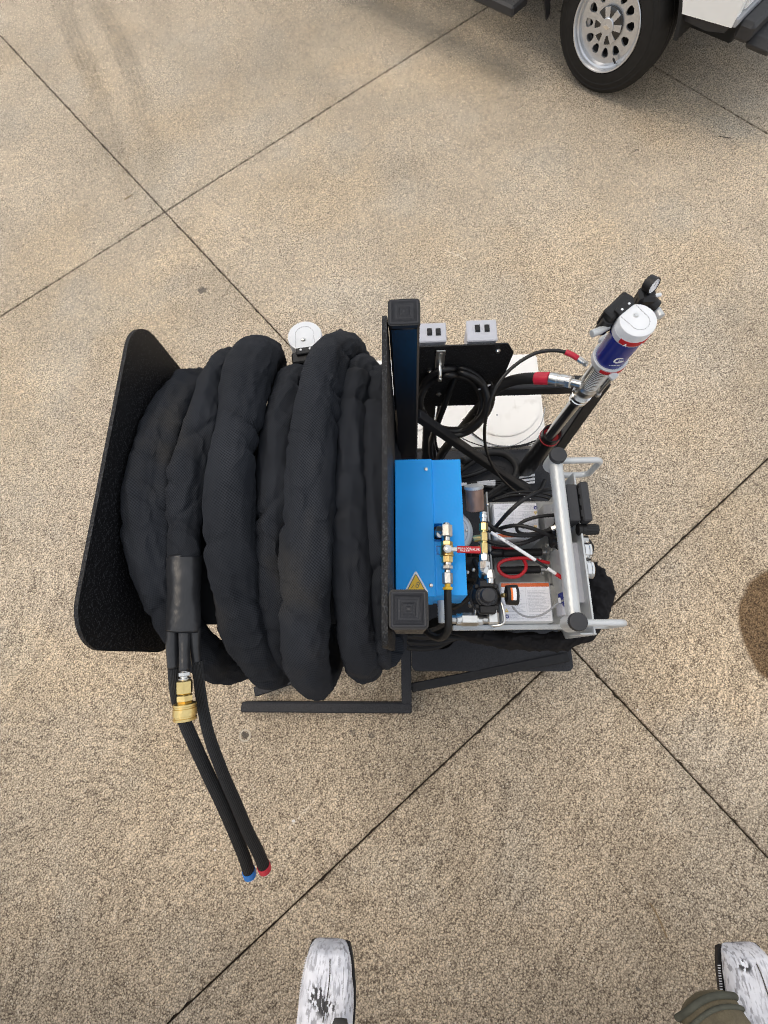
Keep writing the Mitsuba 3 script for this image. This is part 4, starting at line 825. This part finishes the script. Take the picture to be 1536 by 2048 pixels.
# ------------------------------------------------------------------ switch boxes
for i, (x0, x1, y0, y1, sw, lab) in enumerate(((838, 892, 649, 683, ((859, 664), (876.5, 664)), 'light grey switch box next to the post behind the panel'), (933, 994, 643, 681, ((955, 657), (974, 656.5)), 'light grey switch box at the right end of the panel'))):
    k = thing('switch_box', lab, 'switch box')
    zb = 1.130; a, e = P(x0, y0, zb), P(x1, y1, zb)
    if i == 0: a[0] = .034
    c0 = (a + e) / 2; sx, sy = e[0] - a[0], a[1] - e[1]
    add(k + '__body', cat_(cbox(c0 - V(0, 0, .045), (sx, sy, .082), .005)), 'mat_lightgrey', 30)
    add(k + '__lid', cbox(c0 + V(0, 0, -.001), (sx + .004, sy + .004, .010), .003), 'mat_lightgrey', 30)
    for px, py in sw:
        o = P(px, py, zb + .005); kk = add(k + '__rocker_switch', cbox(o, (.0155, .026, .006), .001), 'mat_plastic', 30)
        add(kk + '__rocker', beam(o + V(0, -.010, .0028), o + V(0, .010, .0050), .0105, .004, (0, 0, 1), .0008), 'mat_cable', 30)
    add(k + '__support', cbox((c0[0], (c0[1] + .944) / 2 + .012, 1.03), (.03, max(.02, c0[1] - .944), .03), .002), 'mat_powder', 30)

# ------------------------------------------------------------------ white tubs behind the cart
tb = thing('plastic_tray', 'square white plastic tray on the ground behind the cart', 'tray')
a, e = P(700, 714, .14), P(1088, 889, .14)
cx_, cy_ = (-.02 + e[0]) / 2, (a[1] + 1.055) / 2
tr = rrect(-.05, 1.058, .712, 1.612, .03)
add(tb + '__tray', cat_(polyplate(tr, .010, None, (0, 0, .125)), polyplate(tr.buffer(-.01).difference(tr.buffer(-.03)), .126, None, (0, 0, .001))), 'mat_lid', 30)
o = P(1067, 717, .137); add(tb + '__hand_hole', cyl(o, o + V(0, 0, .002), .012, n=16), 'mat_dark', 30)
for i, (px, r, lab) in enumerate(((1006, .200, 'white plastic board with a rounded near end on the right of the tray'), (806, .19, 'white plastic board with a rounded near end left of the cable coil'))):
    o = P(px, 802, .155)
    k = thing('plastic_board', lab, 'board')
    def bd(g): return Point(o[0], o[1]).buffer(r - g, quad_segs=28).union(sbox(o[0] - r + g, o[1], o[0] + r - g, 1.600 - g))
    add(k + '__board', polyplate(bd(0), .006, None, (0, 0, .1365)), 'mat_lid', 30)
    add(k + '__top_skin', polyplate(bd(.004), .002, None, (0, 0, .1425)), 'mat_lid', 30)
o = P(995, 828, .154); kk = add(k[:-4] + '__rivet' if k.endswith('_001') else k + '__rivet', rev((o[0], o[1], .1442), (0, 0, 1), [(0, .006), (.0015, .005), (.002, .001)], 12), 'mat_greyplastic', 30)
wz = thing('loose_wires', 'thin wires lying round the edge of the right white lid', 'wire')
for j, (pts, r, m) in enumerate((([(926, 838), (945, 866), (975, 886), (1010, 893), (1045, 890), (1072, 881)], .0045, 'mat_cable'), ([(930, 850), (950, 874), (985, 890), (1025, 891), (1060, 872), (1082, 848), (1090, 815)], .0025, 'mat_greyplastic'), ([(912, 868), (940, 884), (985, 896), (1030, 895), (1072, 886)], .003, 'mat_cable'))):
    add(wz + '__wire', tube([P(px, py, .166 + .004 * j) for px, py in pts], r, 8), m, True)

# ------------------------------------------------------------------ hoses and cables on the deck
def lay(name, lab, cat, pts, r, m, n=12):
    k = thing(name, lab, cat); add(k, tube([P(*q) for q in pts], r, n), m, True); return k
lay('deck_hose', 'black hose curving in a half loop on the deck below the holster', 'hose', [(925, 922, .20), (950, 912, .17), (980, 905, .16), (1010, 908, .16), (1030, 925, .16), (1034, 945, .155), (1020, 966, .15), (990, 985, .15), (955, 1000, .15)], .020, 'mat_rubber')
lay('deck_hose', 'black hose running from the blue box towards the brace', 'hose', [(915, 945, .16), (930, 934, .16), (948, 922, .165), (965, 914, .17)], .015, 'mat_rubber')
lay('deck_hose', 'black hose sagging beside the brown filter canister', 'hose', [(950, 1010, .30), (985, 985, .24), (1010, 968, .2), (1035, 962, .19), (1060, 975, .18)], .013, 'mat_rubber')
for i, dy in enumerate((0, 7.5, 14)):
    k = thing('striped_cable', ('topmost', 'middle', 'lowest')[i] + ' of the three white-marked cables ending side by side on the deck', 'cable')
    base = [(1069, 950 + dy, .135), (1050, 953 + dy * 1.0, .137), (1010, 960 + dy * .7, .14), (970, 964 + dy * .5, .145), (925, 968 + dy * .5, .15), (880, 966 + dy, .15)]
    q = smooth_path([P(*x) for x in base], .01); n = len(q)
    add(k + '__cable', tube(q, .0062, 10, raw=True), 'mat_cable', True)
    for a, b_ in ((.0, .30), (.42, .62), (.72, .93)): add(k + '__white_marking', tube(q[int(a * n):max(int(a * n) + 3, int(b_ * n))] + V(0, 0, .0006), .0066, 10, raw=True), 'mat_print', True)
lay('drop_cable', 'black cable hanging straight down beside the tall post', 'cable', [(862, 790, .80), (856, 830, .62), (862, 870, .45), (868, 905, .28), (866, 935, .16)], .010, 'mat_cable')
lay('drop_cable', 'black cable slanting from the coil down to the deck', 'cable', [(955, 812, .78), (930, 850, .58), (905, 885, .40), (885, 915, .24), (870, 945, .15)], .0095, 'mat_cable')
lay('drop_cable', 'black cable crossing the white tray left of the coil', 'cable', [(880, 770, .70), (878, 810, .55), (872, 850, .40), (872, 890, .28), (890, 930, .16)], .007, 'mat_cable')
for lab, pts, r in (('black cable looping past the foot of the brace', [(905, 985, .17), (940, 972, .16), (985, 976, .16), (1030, 990, .15), (1075, 984, .15), (1090, 960, .15)], .009),
                    ('black cable lying in a flat bow behind the warning sheets', [(985, 1002, .62), (1020, 992, .62), (1060, 990, .62), (1095, 996, .62), (1108, 1006, .64)], .005),
                    ('second black cable in a flat bow behind the warning sheets', [(990, 998, .58), (1025, 986, .58), (1065, 984, .58), (1100, 990, .58), (1110, 1000, .6)], .005),
                    ('black hose coming forward between canister and grey machine', [(925, 975, .3), (950, 1000, .34), (968, 1020, .42), (978, 1050, .55), (975, 1090, .62)], .012),
                    ('black hose crossing under the red lever', [(935, 1120, .80), (955, 1112, .86), (985, 1107, .90), (1005, 1106, .90)], .014),
                    ('black hose rising from behind the black regulator to the blue box', [(905, 1215, .86), (930, 1200, .90), (950, 1175, .94), (962, 1150, .96), (950, 1120, .93)], .011),
                    ('black hose on the deck beside the lower left corner of the deck', [(880, 948, .15), (915, 955, .15), (950, 948, .15), (985, 935, .15), (1010, 940, .15)], .011)):
    lay('machine_cable', lab, 'cable', pts, r, 'mat_cable')
names = ['upper', 'second', 'third', 'lowest']
for i, (pts, r) in enumerate(((((818, 1252, .36), (845, 1262, .38), (875, 1256, .42), (898, 1240, .5)), .009), (((815, 1272, .30), (850, 1275, .30), (890, 1273, .31), (925, 1262, .33)), .011), (((815, 1284, .27), (850, 1287, .25), (885, 1284, .25), (915, 1276, .22)), .011), (((815, 1296, .22), (845, 1298, .20), (875, 1294, .2), (900, 1282, .2)), .010))):
    lay('bundle_cable', names[i] + ' black cable of the bundle coming out under the front post cap', 'cable', pts, r, 'mat_rubber')
k = thing('drain_hose', 'straight black hose with a yellow-rimmed open end on the deck', 'hose')
a, e = P(826, 1271, .33), P(940, 1278, .33)
add(k + '__hose', cyl(a, e, .0088), 'mat_rubber', 30)
d = (e - a) / np.linalg.norm(e - a); add(k + '__rim', rev(e, d, [(0, .0088), (.0005, .0125), (.003, .0125), (.0035, .0095)], 24), 'mat_yellow', 30)
k = thing('hose_clip', 'small brass clip lying beside the straight black hose', 'clip')
o = P(925, 1263, .20); add(k + '__jaw', cat_(beam(o, o + V(.012, .016, .006), .004, .004), beam(o, o + V(.004, .02, .004), .004, .004), cyl(o - V(.002, .002, 0), o + V(.002, .001, 0), .006)), 'mat_brass', 30)
add(k + '__grip', beam(o, o - V(.02, .012, .004), .010, .008), 'mat_plastic', 30)

# ------------------------------------------------------------------ pickup truck
tk = thing('pickup_truck', 'white pickup truck parked at the upper right with silver steel wheels', 'pickup truck')
TO, TU, TN = V(1.304, 3.864, 0), V(.744, -.668, 0), V(-.668, -.744, 0); TU /= np.linalg.norm(TU); TN /= np.linalg.norm(TN); TZ = V(0, 0, 1)
def W(u, n, z): return TO + TU * u + TN * n + TZ * z
TR = np.column_stack([TU, TZ, -TN])               # profile (u, z) extruded inwards along -n ; det check below
def tprof(poly, thick, n0):
    return polyplate(poly, thick, TR, W(0, n0, 0))
def tbox(u0, u1, n0, n1, z0, z1, ch=.01): return cbox(W((u0 + u1) / 2, (n0 + n1) / 2, (z0 + z1) / 2), (u1 - u0, abs(n1 - n0), z1 - z0), ch, np.column_stack([TU, TN, TZ]))
def wheel(u, n, out):
    d = TN * out; c = W(u, n, .372); hz = .372
    ty = rev(c - d * .245, d, [(0, .24), (.01, .30), (.03, .345), (.055, .368), (.08, .3725), (.098, .3725), (.100, .364), (.108, .364), (.110, .3725), (.136, .3725), (.138, .364), (.146, .364), (.148, .3725), (.165, .3725), (.19, .368), (.215, .348), (.222, .338), (.2245, .336), (.226, .330), (.2245, .326), (.233, .305), (.237, .302), (.2375, .296), (.236, .293), (.243, .262), (.243, .236), (.225, .230)], 80, caps=False)
    k = add(tk + '__wheel', ty, 'mat_tyre', 30)
    add(k + '__rim', rev(c - d * .215, d, [(0, .20), (.03, .205), (.150, .205), (.17, .214), (.205, .228), (.216, .2305), (.2195, .2275), (.218, .221), (.206, .214), (.196, .212), (.190, .204), (.172, .198), (.166, .192), (.166, .186), (.15, .186)], 80, caps=False), 'mat_wheel', 30)
    hole = Polygon([(.124, -.009), (.145, -.0185), (.158, -.0175), (.165, 0), (.158, .0175), (.145, .0185), (.124, .009), (.119, 0)]).buffer(.004)
    disc = Point(0, 0).buffer(.196, quad_segs=24).difference(Point(0, 0).buffer(.05))
    for i in range(12): disc = disc.difference(affinity.rotate(hole, 30 * i + 12, origin=(0, 0)))
    R2 = np.column_stack([TU, TZ, np.cross(TU, TZ)]); 
    if R2[:, 2] @ d < 0: R2 = np.column_stack([-TU, TZ, np.cross(-TU, TZ)])
    add(k + '__wheel_disc', polyplate(disc, .014, R2, c - d * .058), 'mat_wheel', 30)
    add(k + '__brake', rev(c - d * .16, d, [(0, .17), (.03, .175), (.05, .175), (.06, .05)], 32), 'mat_dark', 30)
    hub = [polyplate(Point(0, 0).buffer(.094, quad_segs=20), .016, R2, c - d * .046), rev(c - d * .031, d, [(0, .092), (.006, .084), (.010, .060), (.012, .001)], 40)]
    add(k + '__hub_cap', cat_(*hub), 'mat_darkmetal', 30)
    lug = cat_(*[polyplate(affinity.rotate(Polygon([(.040, -.012), (.090, -.0155), (.090, .0155), (.040, .012)]).buffer(.002), 360 / 7 * i + 8, origin=(0, 0)), .008, R2, c - d * .028) for i in range(7)], rev(c - d * .030, d, [(0, .044), (.016, .044), (.019, .041), (.020, .001)], 36))
    add(k + '__lug_cover', lug, 'mat_wheel', 30)
    bow = Polygon([(-.024, -.005), (-.019, .006), (-.009, .006), (-.007, .011), (.009, .011), (.007, .006), (.024, .006), (.019, -.005), (.009, -.005), (.007, -.011), (-.009, -.011), (-.007, -.005)])
    add(k + '__emblem', polyplate(bow, .003, R2, c - d * .0115), 'mat_chrome', 30)
    a, b_ = c + (TU * .62 - TZ * .72) * .212 - d * .02, c + (TU * .62 - TZ * .72) * .178 - d * .012
    add(k + '__valve_stem', cyl(a, b_, .006), 'mat_plastic', 30)
    return k
for u in (0, -3.55):
    wheel(u, 0, 1); wheel(u, -1.72, -1)
arch = lambda u: Point(u, .40).buffer(.475, quad_segs=20)
ar = arch(0).union(arch(-3.55)).union(sbox(-4.6, -1, 1.2, .30))
side = Polygon([(-4.45, .50), (-4.47, .95), (-4.25, 1.10), (-2.75, 1.16), (-2.60, 1.12), (.72, 1.14), (.735, .60), (.40, .575), (-.55, .52), (-2.95, .50)]).difference(ar)
kb = add(tk + '__bedside', tprof(side, .05, .030), 'mat_carpaint', 30)
labels[kb] = {'label': 'white body side with wheel arches'}
add(tk + '__bedside', tprof(side, .05, -1.78), 'mat_carpaint', 30)
lip = arch(0).buffer(.0).difference(Point(0, .40).buffer(.452, quad_segs=20)).intersection(sbox(-.6, .46, .6, 1.2))
add(tk + '__arch_liner', tprof(lip, .24, .026), 'mat_dark', 30)
lip2 = affinity.translate(lip, -3.55, 0); add(tk + '__arch_liner', tprof(lip2, .24, .026), 'mat_dark', 30)
add(tk + '__chassis', cat_(tbox(-4.3, .68, -.36, -1.42, .34, .80), tbox(-.55, .7, -.30, -1.5, .75, .82)), 'mat_dark', 30)
add(tk + '__valance', tprof(Polygon([(.43, .535), (.44, .585), (.72, .60), (.70, .55), (.60, .53)]), .04, -.012), 'mat_trim', 30)
add(tk + '__rear_bumper', cat_(tbox(.745, .84, -.02, -1.74, .53, .62, .02), tbox(.80, .98, -.10, -.40, .47, .535, .03), tbox(.80, .98, -1.36, -1.66, .47, .535, .03), tbox(.84, .98, -.42, -1.34, .50, .63, .03)), 'mat_trim', 30)
add(tk + '__bumper_trim', tbox(.722, .752, .028, -1.78, .602, .640, .004), 'mat_greyplastic', 30)
add(tk + '__tailgate', tbox(.70, .738, -.05, -1.70, .64, 1.14, .008), 'mat_carpaint', 30)
add(tk + '__bed_floor', tbox(-1.05, .70, -.08, -1.68, .80, .84, .004), 'mat_trim', 30)
k = add(tk + '__side_step', tbox(-2.55, -.535, .105, .275, .375, .435, .012), 'mat_trim', 30)
add(k + '__tread', tbox(-2.5, -.62, .14, .245, .436, .4425, .002), 'mat_plastic', 30)
add(tk + '__side_step', tbox(-2.55, -.535, -1.82, -1.99, .375, .435, .012), 'mat_trim', 30)
o = W(-.46, 0, 0); fl = Polygon([(0, .27), (.03, .29), (-.10, .62), (-.22, .62)])
add(tk + '__mud_flap', polyplate(fl, .010, np.column_stack([-TN, TZ, np.cross(-TN, TZ)]), W(-.455, -.03, 0)), 'mat_trim', 30)
cabp = Polygon([(-2.75, 1.14), (-2.15, 1.72), (-1.15, 1.74), (-1.02, 1.12)])
add(tk + '__cab', cat_(tprof(cabp, .05, -.10), tprof(cabp, .05, -1.60), tbox(-2.14, -1.16, -.10, -1.65, 1.70, 1.75, .02)), 'mat_carpaint', 30)
add(tk + '__side_window', tprof(cabp.buffer(-.09), .01, -.096), 'mat_carglass', 30)
ws = [W(-2.76, -.14, 1.15), W(-2.16, -.16, 1.70)]
add(tk + '__windscreen', tbox(-2.70, -2.68, -.14, -1.61, 1.14, 1.2, .003), 'mat_carglass', 30)
add(tk + '__bonnet', tbox(-4.40, -2.70, -.03, -1.72, 1.02, 1.12, .04), 'mat_carpaint', 30)

# ------------------------------------------------------------------ the photographer: seated above, legs hanging into the frame
pl = struct('loading_platform', 'concrete platform edge on which the person sits')
add(pl, cat_(cbox((.3, -2.15, 1.50), (6.5, 2.3, .16), .01), *[cbox((x, -2.9, .70), (.35, .35, 1.44), .01) for x in (-2.2, .3, 2.8)]), 'mat_farground', 30)
ps = thing('person', 'person seated above in olive canvas trousers and worn grey square-toed boots', 'person')
def boot(toe, ang, name):
    """toe: tip of the sole; ang: heading (radians, 0 = away along +y)"""
    fx_, fy_ = V(math.sin(ang), math.cos(ang), 0), V(math.cos(ang), -math.sin(ang), 0)
    st = [(0, .0345, .020, .018), (.005, .0400, .034, .020), (.018, .0445, .040, .022), (.04, .0495, .044, .022), (.075, .0545, .053, .022), (.11, .0560, .064, .022), (.14, .0545, .078, .022), (.17, .0510, .098, .022), (.20, .0475, .118, .022), (.235, .045, .128, .022), (.27, .043, .128, .022), (.288, .034, .118, .022)]
    s_ = np.array(st); ss_ = np.linspace(0, .288, 60); n = 48; t = np.arange(n) / n * 2 * PI; rings = []
    for x in ss_:
        hw, hz, z0 = (np.interp(x, s_[:, 0], s_[:, k]) for k in (1, 2, 3))
        e_ = .62; cx = np.sign(np.cos(t)) * np.abs(np.cos(t)) ** e_; cz = np.sign(np.sin(t)) * np.abs(np.sin(t)) ** .85
        rings.append(toe - fx_ * x + fy_ * (cx * hw)[:, None] + TZ * (z0 - .008 + (cz + 1) / 2 * (hz + .008))[:, None])
    m = ring_mesh(rings); 
    if m.volume < 0: m.invert()
    v = m.vertices; v = v + (meshkit.fbm(v * 45, 3) - .5)[:, None] * .003; m = trimesh.Trimesh(v, m.faces, process=False)
    k = add(ps + '__boot', m, 'mat_bootleather', True); labels[k] = {'label': name}
    out = [(s_[i, 1] + .0005, s_[i, 0]) for i in range(len(s_))]; out[0] = (.033, .003)
    sole = Polygon([(x, -y) for x, y in out] + [(-x, -y) for x, y in out[::-1]]).buffer(.006).buffer(-.005)
    add(k + '__sole', polyplate(sole, .009, np.column_stack([fy_, fx_, TZ]), toe + TZ * .010), 'mat_sole', 30)
    add(k + '__heel', polyplate(affinity.scale(sole, .93, .93).intersection(sbox(-.1, -.30, .1, -.205)), .022, np.column_stack([fy_, fx_, TZ]), toe - TZ * .014), 'mat_sole', 30)
    add(k + '__vamp_seam', tube([toe - fx_ * x + fy_ * (.004 + .004 * math.sin(x * 40)) + TZ * (.022 + np.interp(x, s_[:, 0], s_[:, 2]) + .0003) for x in np.linspace(.012, .10, 9)], .0011, 6), 'mat_shaft', True)
    stc = [beam(toe - fx_ * x - fy_ * (np.interp(x, s_[:, 0], s_[:, 1]) + .0045) + TZ * .0245, toe - fx_ * x - fy_ * (np.interp(x, s_[:, 0], s_[:, 1]) - .001) + TZ * .0250, .0014, .0012, None, .0003) for x in np.arange(.03, .17, .0042)]
    kk = add(k + '__welt_stitching', cat_(*stc), 'mat_print'); labels[kk] = {'kind': 'stuff'}
    return k, fx_, fy_
T1 = P(662, 1878, 1.18); T1[2] = 1.165
T2 = P(1473, 1886, 1.18); T2[2] = 1.165
k1, f1_, y1_ = boot(T1, .02, 'left boot, scuffed grey with dark flecks')
k2, f2_, y2_ = boot(T2, -.07, 'right boot, paler grey with one dark mark')
def cloth_tube(pts, radii, seed, n=44, wr=.10, dome=0.0):
    q = smooth_path(pts, .004 if dome else .008); s = np.linspace(0, 1, len(q)); r = np.interp(s, np.linspace(0, 1, len(radii)), radii); xs, ys, tg = frames(q); t = np.arange(n) / n * 2 * PI
    if dome: ab = np.r_[0, np.cumsum(np.linalg.norm(np.diff(q, axis=0), axis=1))]; r = r * np.sqrt(np.clip(1 - (1 - np.minimum(ab / dome, 1)) ** 2, .05, 1))
    Sg, Tg = np.meshgrid(np.arange(len(q)) * .008, t, indexing='ij')
    d = 1 + wr * (meshkit.fbm(np.stack([Sg / .06 + seed, np.cos(Tg) * 1.3, np.sin(Tg) * 1.3], -1), 3, seed) - .5) * 2
    return ring_mesh(q[:, None] + (r[:, None] * d)[..., None] * (np.cos(Tg)[..., None] * xs[:, None] + np.sin(Tg)[..., None] * ys[:, None])), q, tg, r
kneeL, kneeR = V(-.15, -.90, 1.66), V(.66, -.90, 1.66)
hipL, hipR = V(.14, -1.36, 1.68), V(.36, -1.36, 1.68)
# dark leather shaft of the left boot
tipL = P(684, 2030, 1.29)
m, q, tg, r = cloth_tube([tipL + V(-.004, -.012, -.012), tipL + V(-.004, -.045, .012), tipL + V(-.002, -.085, .06), tipL + V(0, -.12, .13)], [.012, .034, .050, .056], 3, wr=.04)
add(k1 + '__shaft', m, 'mat_shaft', True)
m, q, tg, r = cloth_tube([tipL + V(0, -.125, .10), tipL + V(.0, -.15, .20), kneeL + V(0, .01, -.06), kneeL + V(0, -.03, .0), (kneeL + hipL) / 2, hipL, (hipL + hipR) / 2 + V(0, -.05, .03)], [.062, .066, .074, .080, .088, .100, .09], 5)
add(ps + '__trouser_leg', m, 'mat_canvas', True)
hemR = P(1412, 2038, 1.33)
m, q, tg, r = cloth_tube([hemR + V(.002, .026, -.018), hemR + V(.012, -.006, .012), hemR + V(.03, -.06, .07), hemR + V(.05, -.12, .16), kneeR + V(0, .02, -.06), kneeR + V(0, -.03, 0), (kneeR + hipR) / 2, hipR, (hipL + hipR) / 2 + V(0, -.05, .03)], [.050, .054, .058, .066, .074, .080, .088, .100, .09], 9, dome=.022)
kk = add(ps + '__trouser_leg', m, 'mat_canvas', True); labels[kk] = {'label': 'olive trouser leg with thick hem falling over the right boot'}
for j, (i, dr_) in enumerate(((5, .0035), (9, .0025))):
    tt = np.arange(40) / 40 * 2 * PI; xs, ys, tg2 = frames(q); c_ = q[i]
    add(kk + '__hem', tube([c_ + (r[i] + dr_) * (math.cos(a) * xs[i] + math.sin(a) * ys[i]) + tg2[i] * .002 * math.sin(3 * a) for a in tt], .0052 if j == 0 else .0035, 8, raw=True, closed=True), 'mat_hem', True)

# ------------------------------------------------------------------ litter on the pavement
def twig(lab, pts, r, m): k = thing('twig', lab, 'twig'); add(k, tube([P(px, py, .004) for px, py in pts], [r] * 1 if False else r, 6, .006), m, True)
twig('straw-coloured pine needle lying left of the right boot', [(1299, 1806), (1308, 1818), (1322, 1846), (1334, 1875)], .0022, 'mat_twig')
twig('thin dark twig lying near the saw cut at the upper right', [(1437, 272), (1448, 274), (1460, 276)], .0020, 'mat_darktwig')
twig('short pale twig beside the crossing of the saw cuts', [(248, 399), (255, 395), (262, 390)], .0022, 'mat_twig')
twig('small dark twig lying right of the tyre', [(1269, 303), (1274, 299), (1278, 300)], .002, 'mat_darktwig')
for lab, px, py, r in (('pale pebble just right of the red hose end', 587, 1642, .006), ('pale pebble left of the blue hose end', 430, 1700, .004), ('pale pebble near the long front saw cut', 1275, 1420, .0035)):
    k = thing('pebble', lab, 'pebble'); o = P(px, py, .002); m = trimesh.creation.icosphere(2, r); m.vertices *= (1.3, 1, .6); m.vertices += (meshkit.noise(m.vertices * 300) - .5)[:, None] * .002; m.apply_translation(o); add(k, m, 'mat_lid', True)
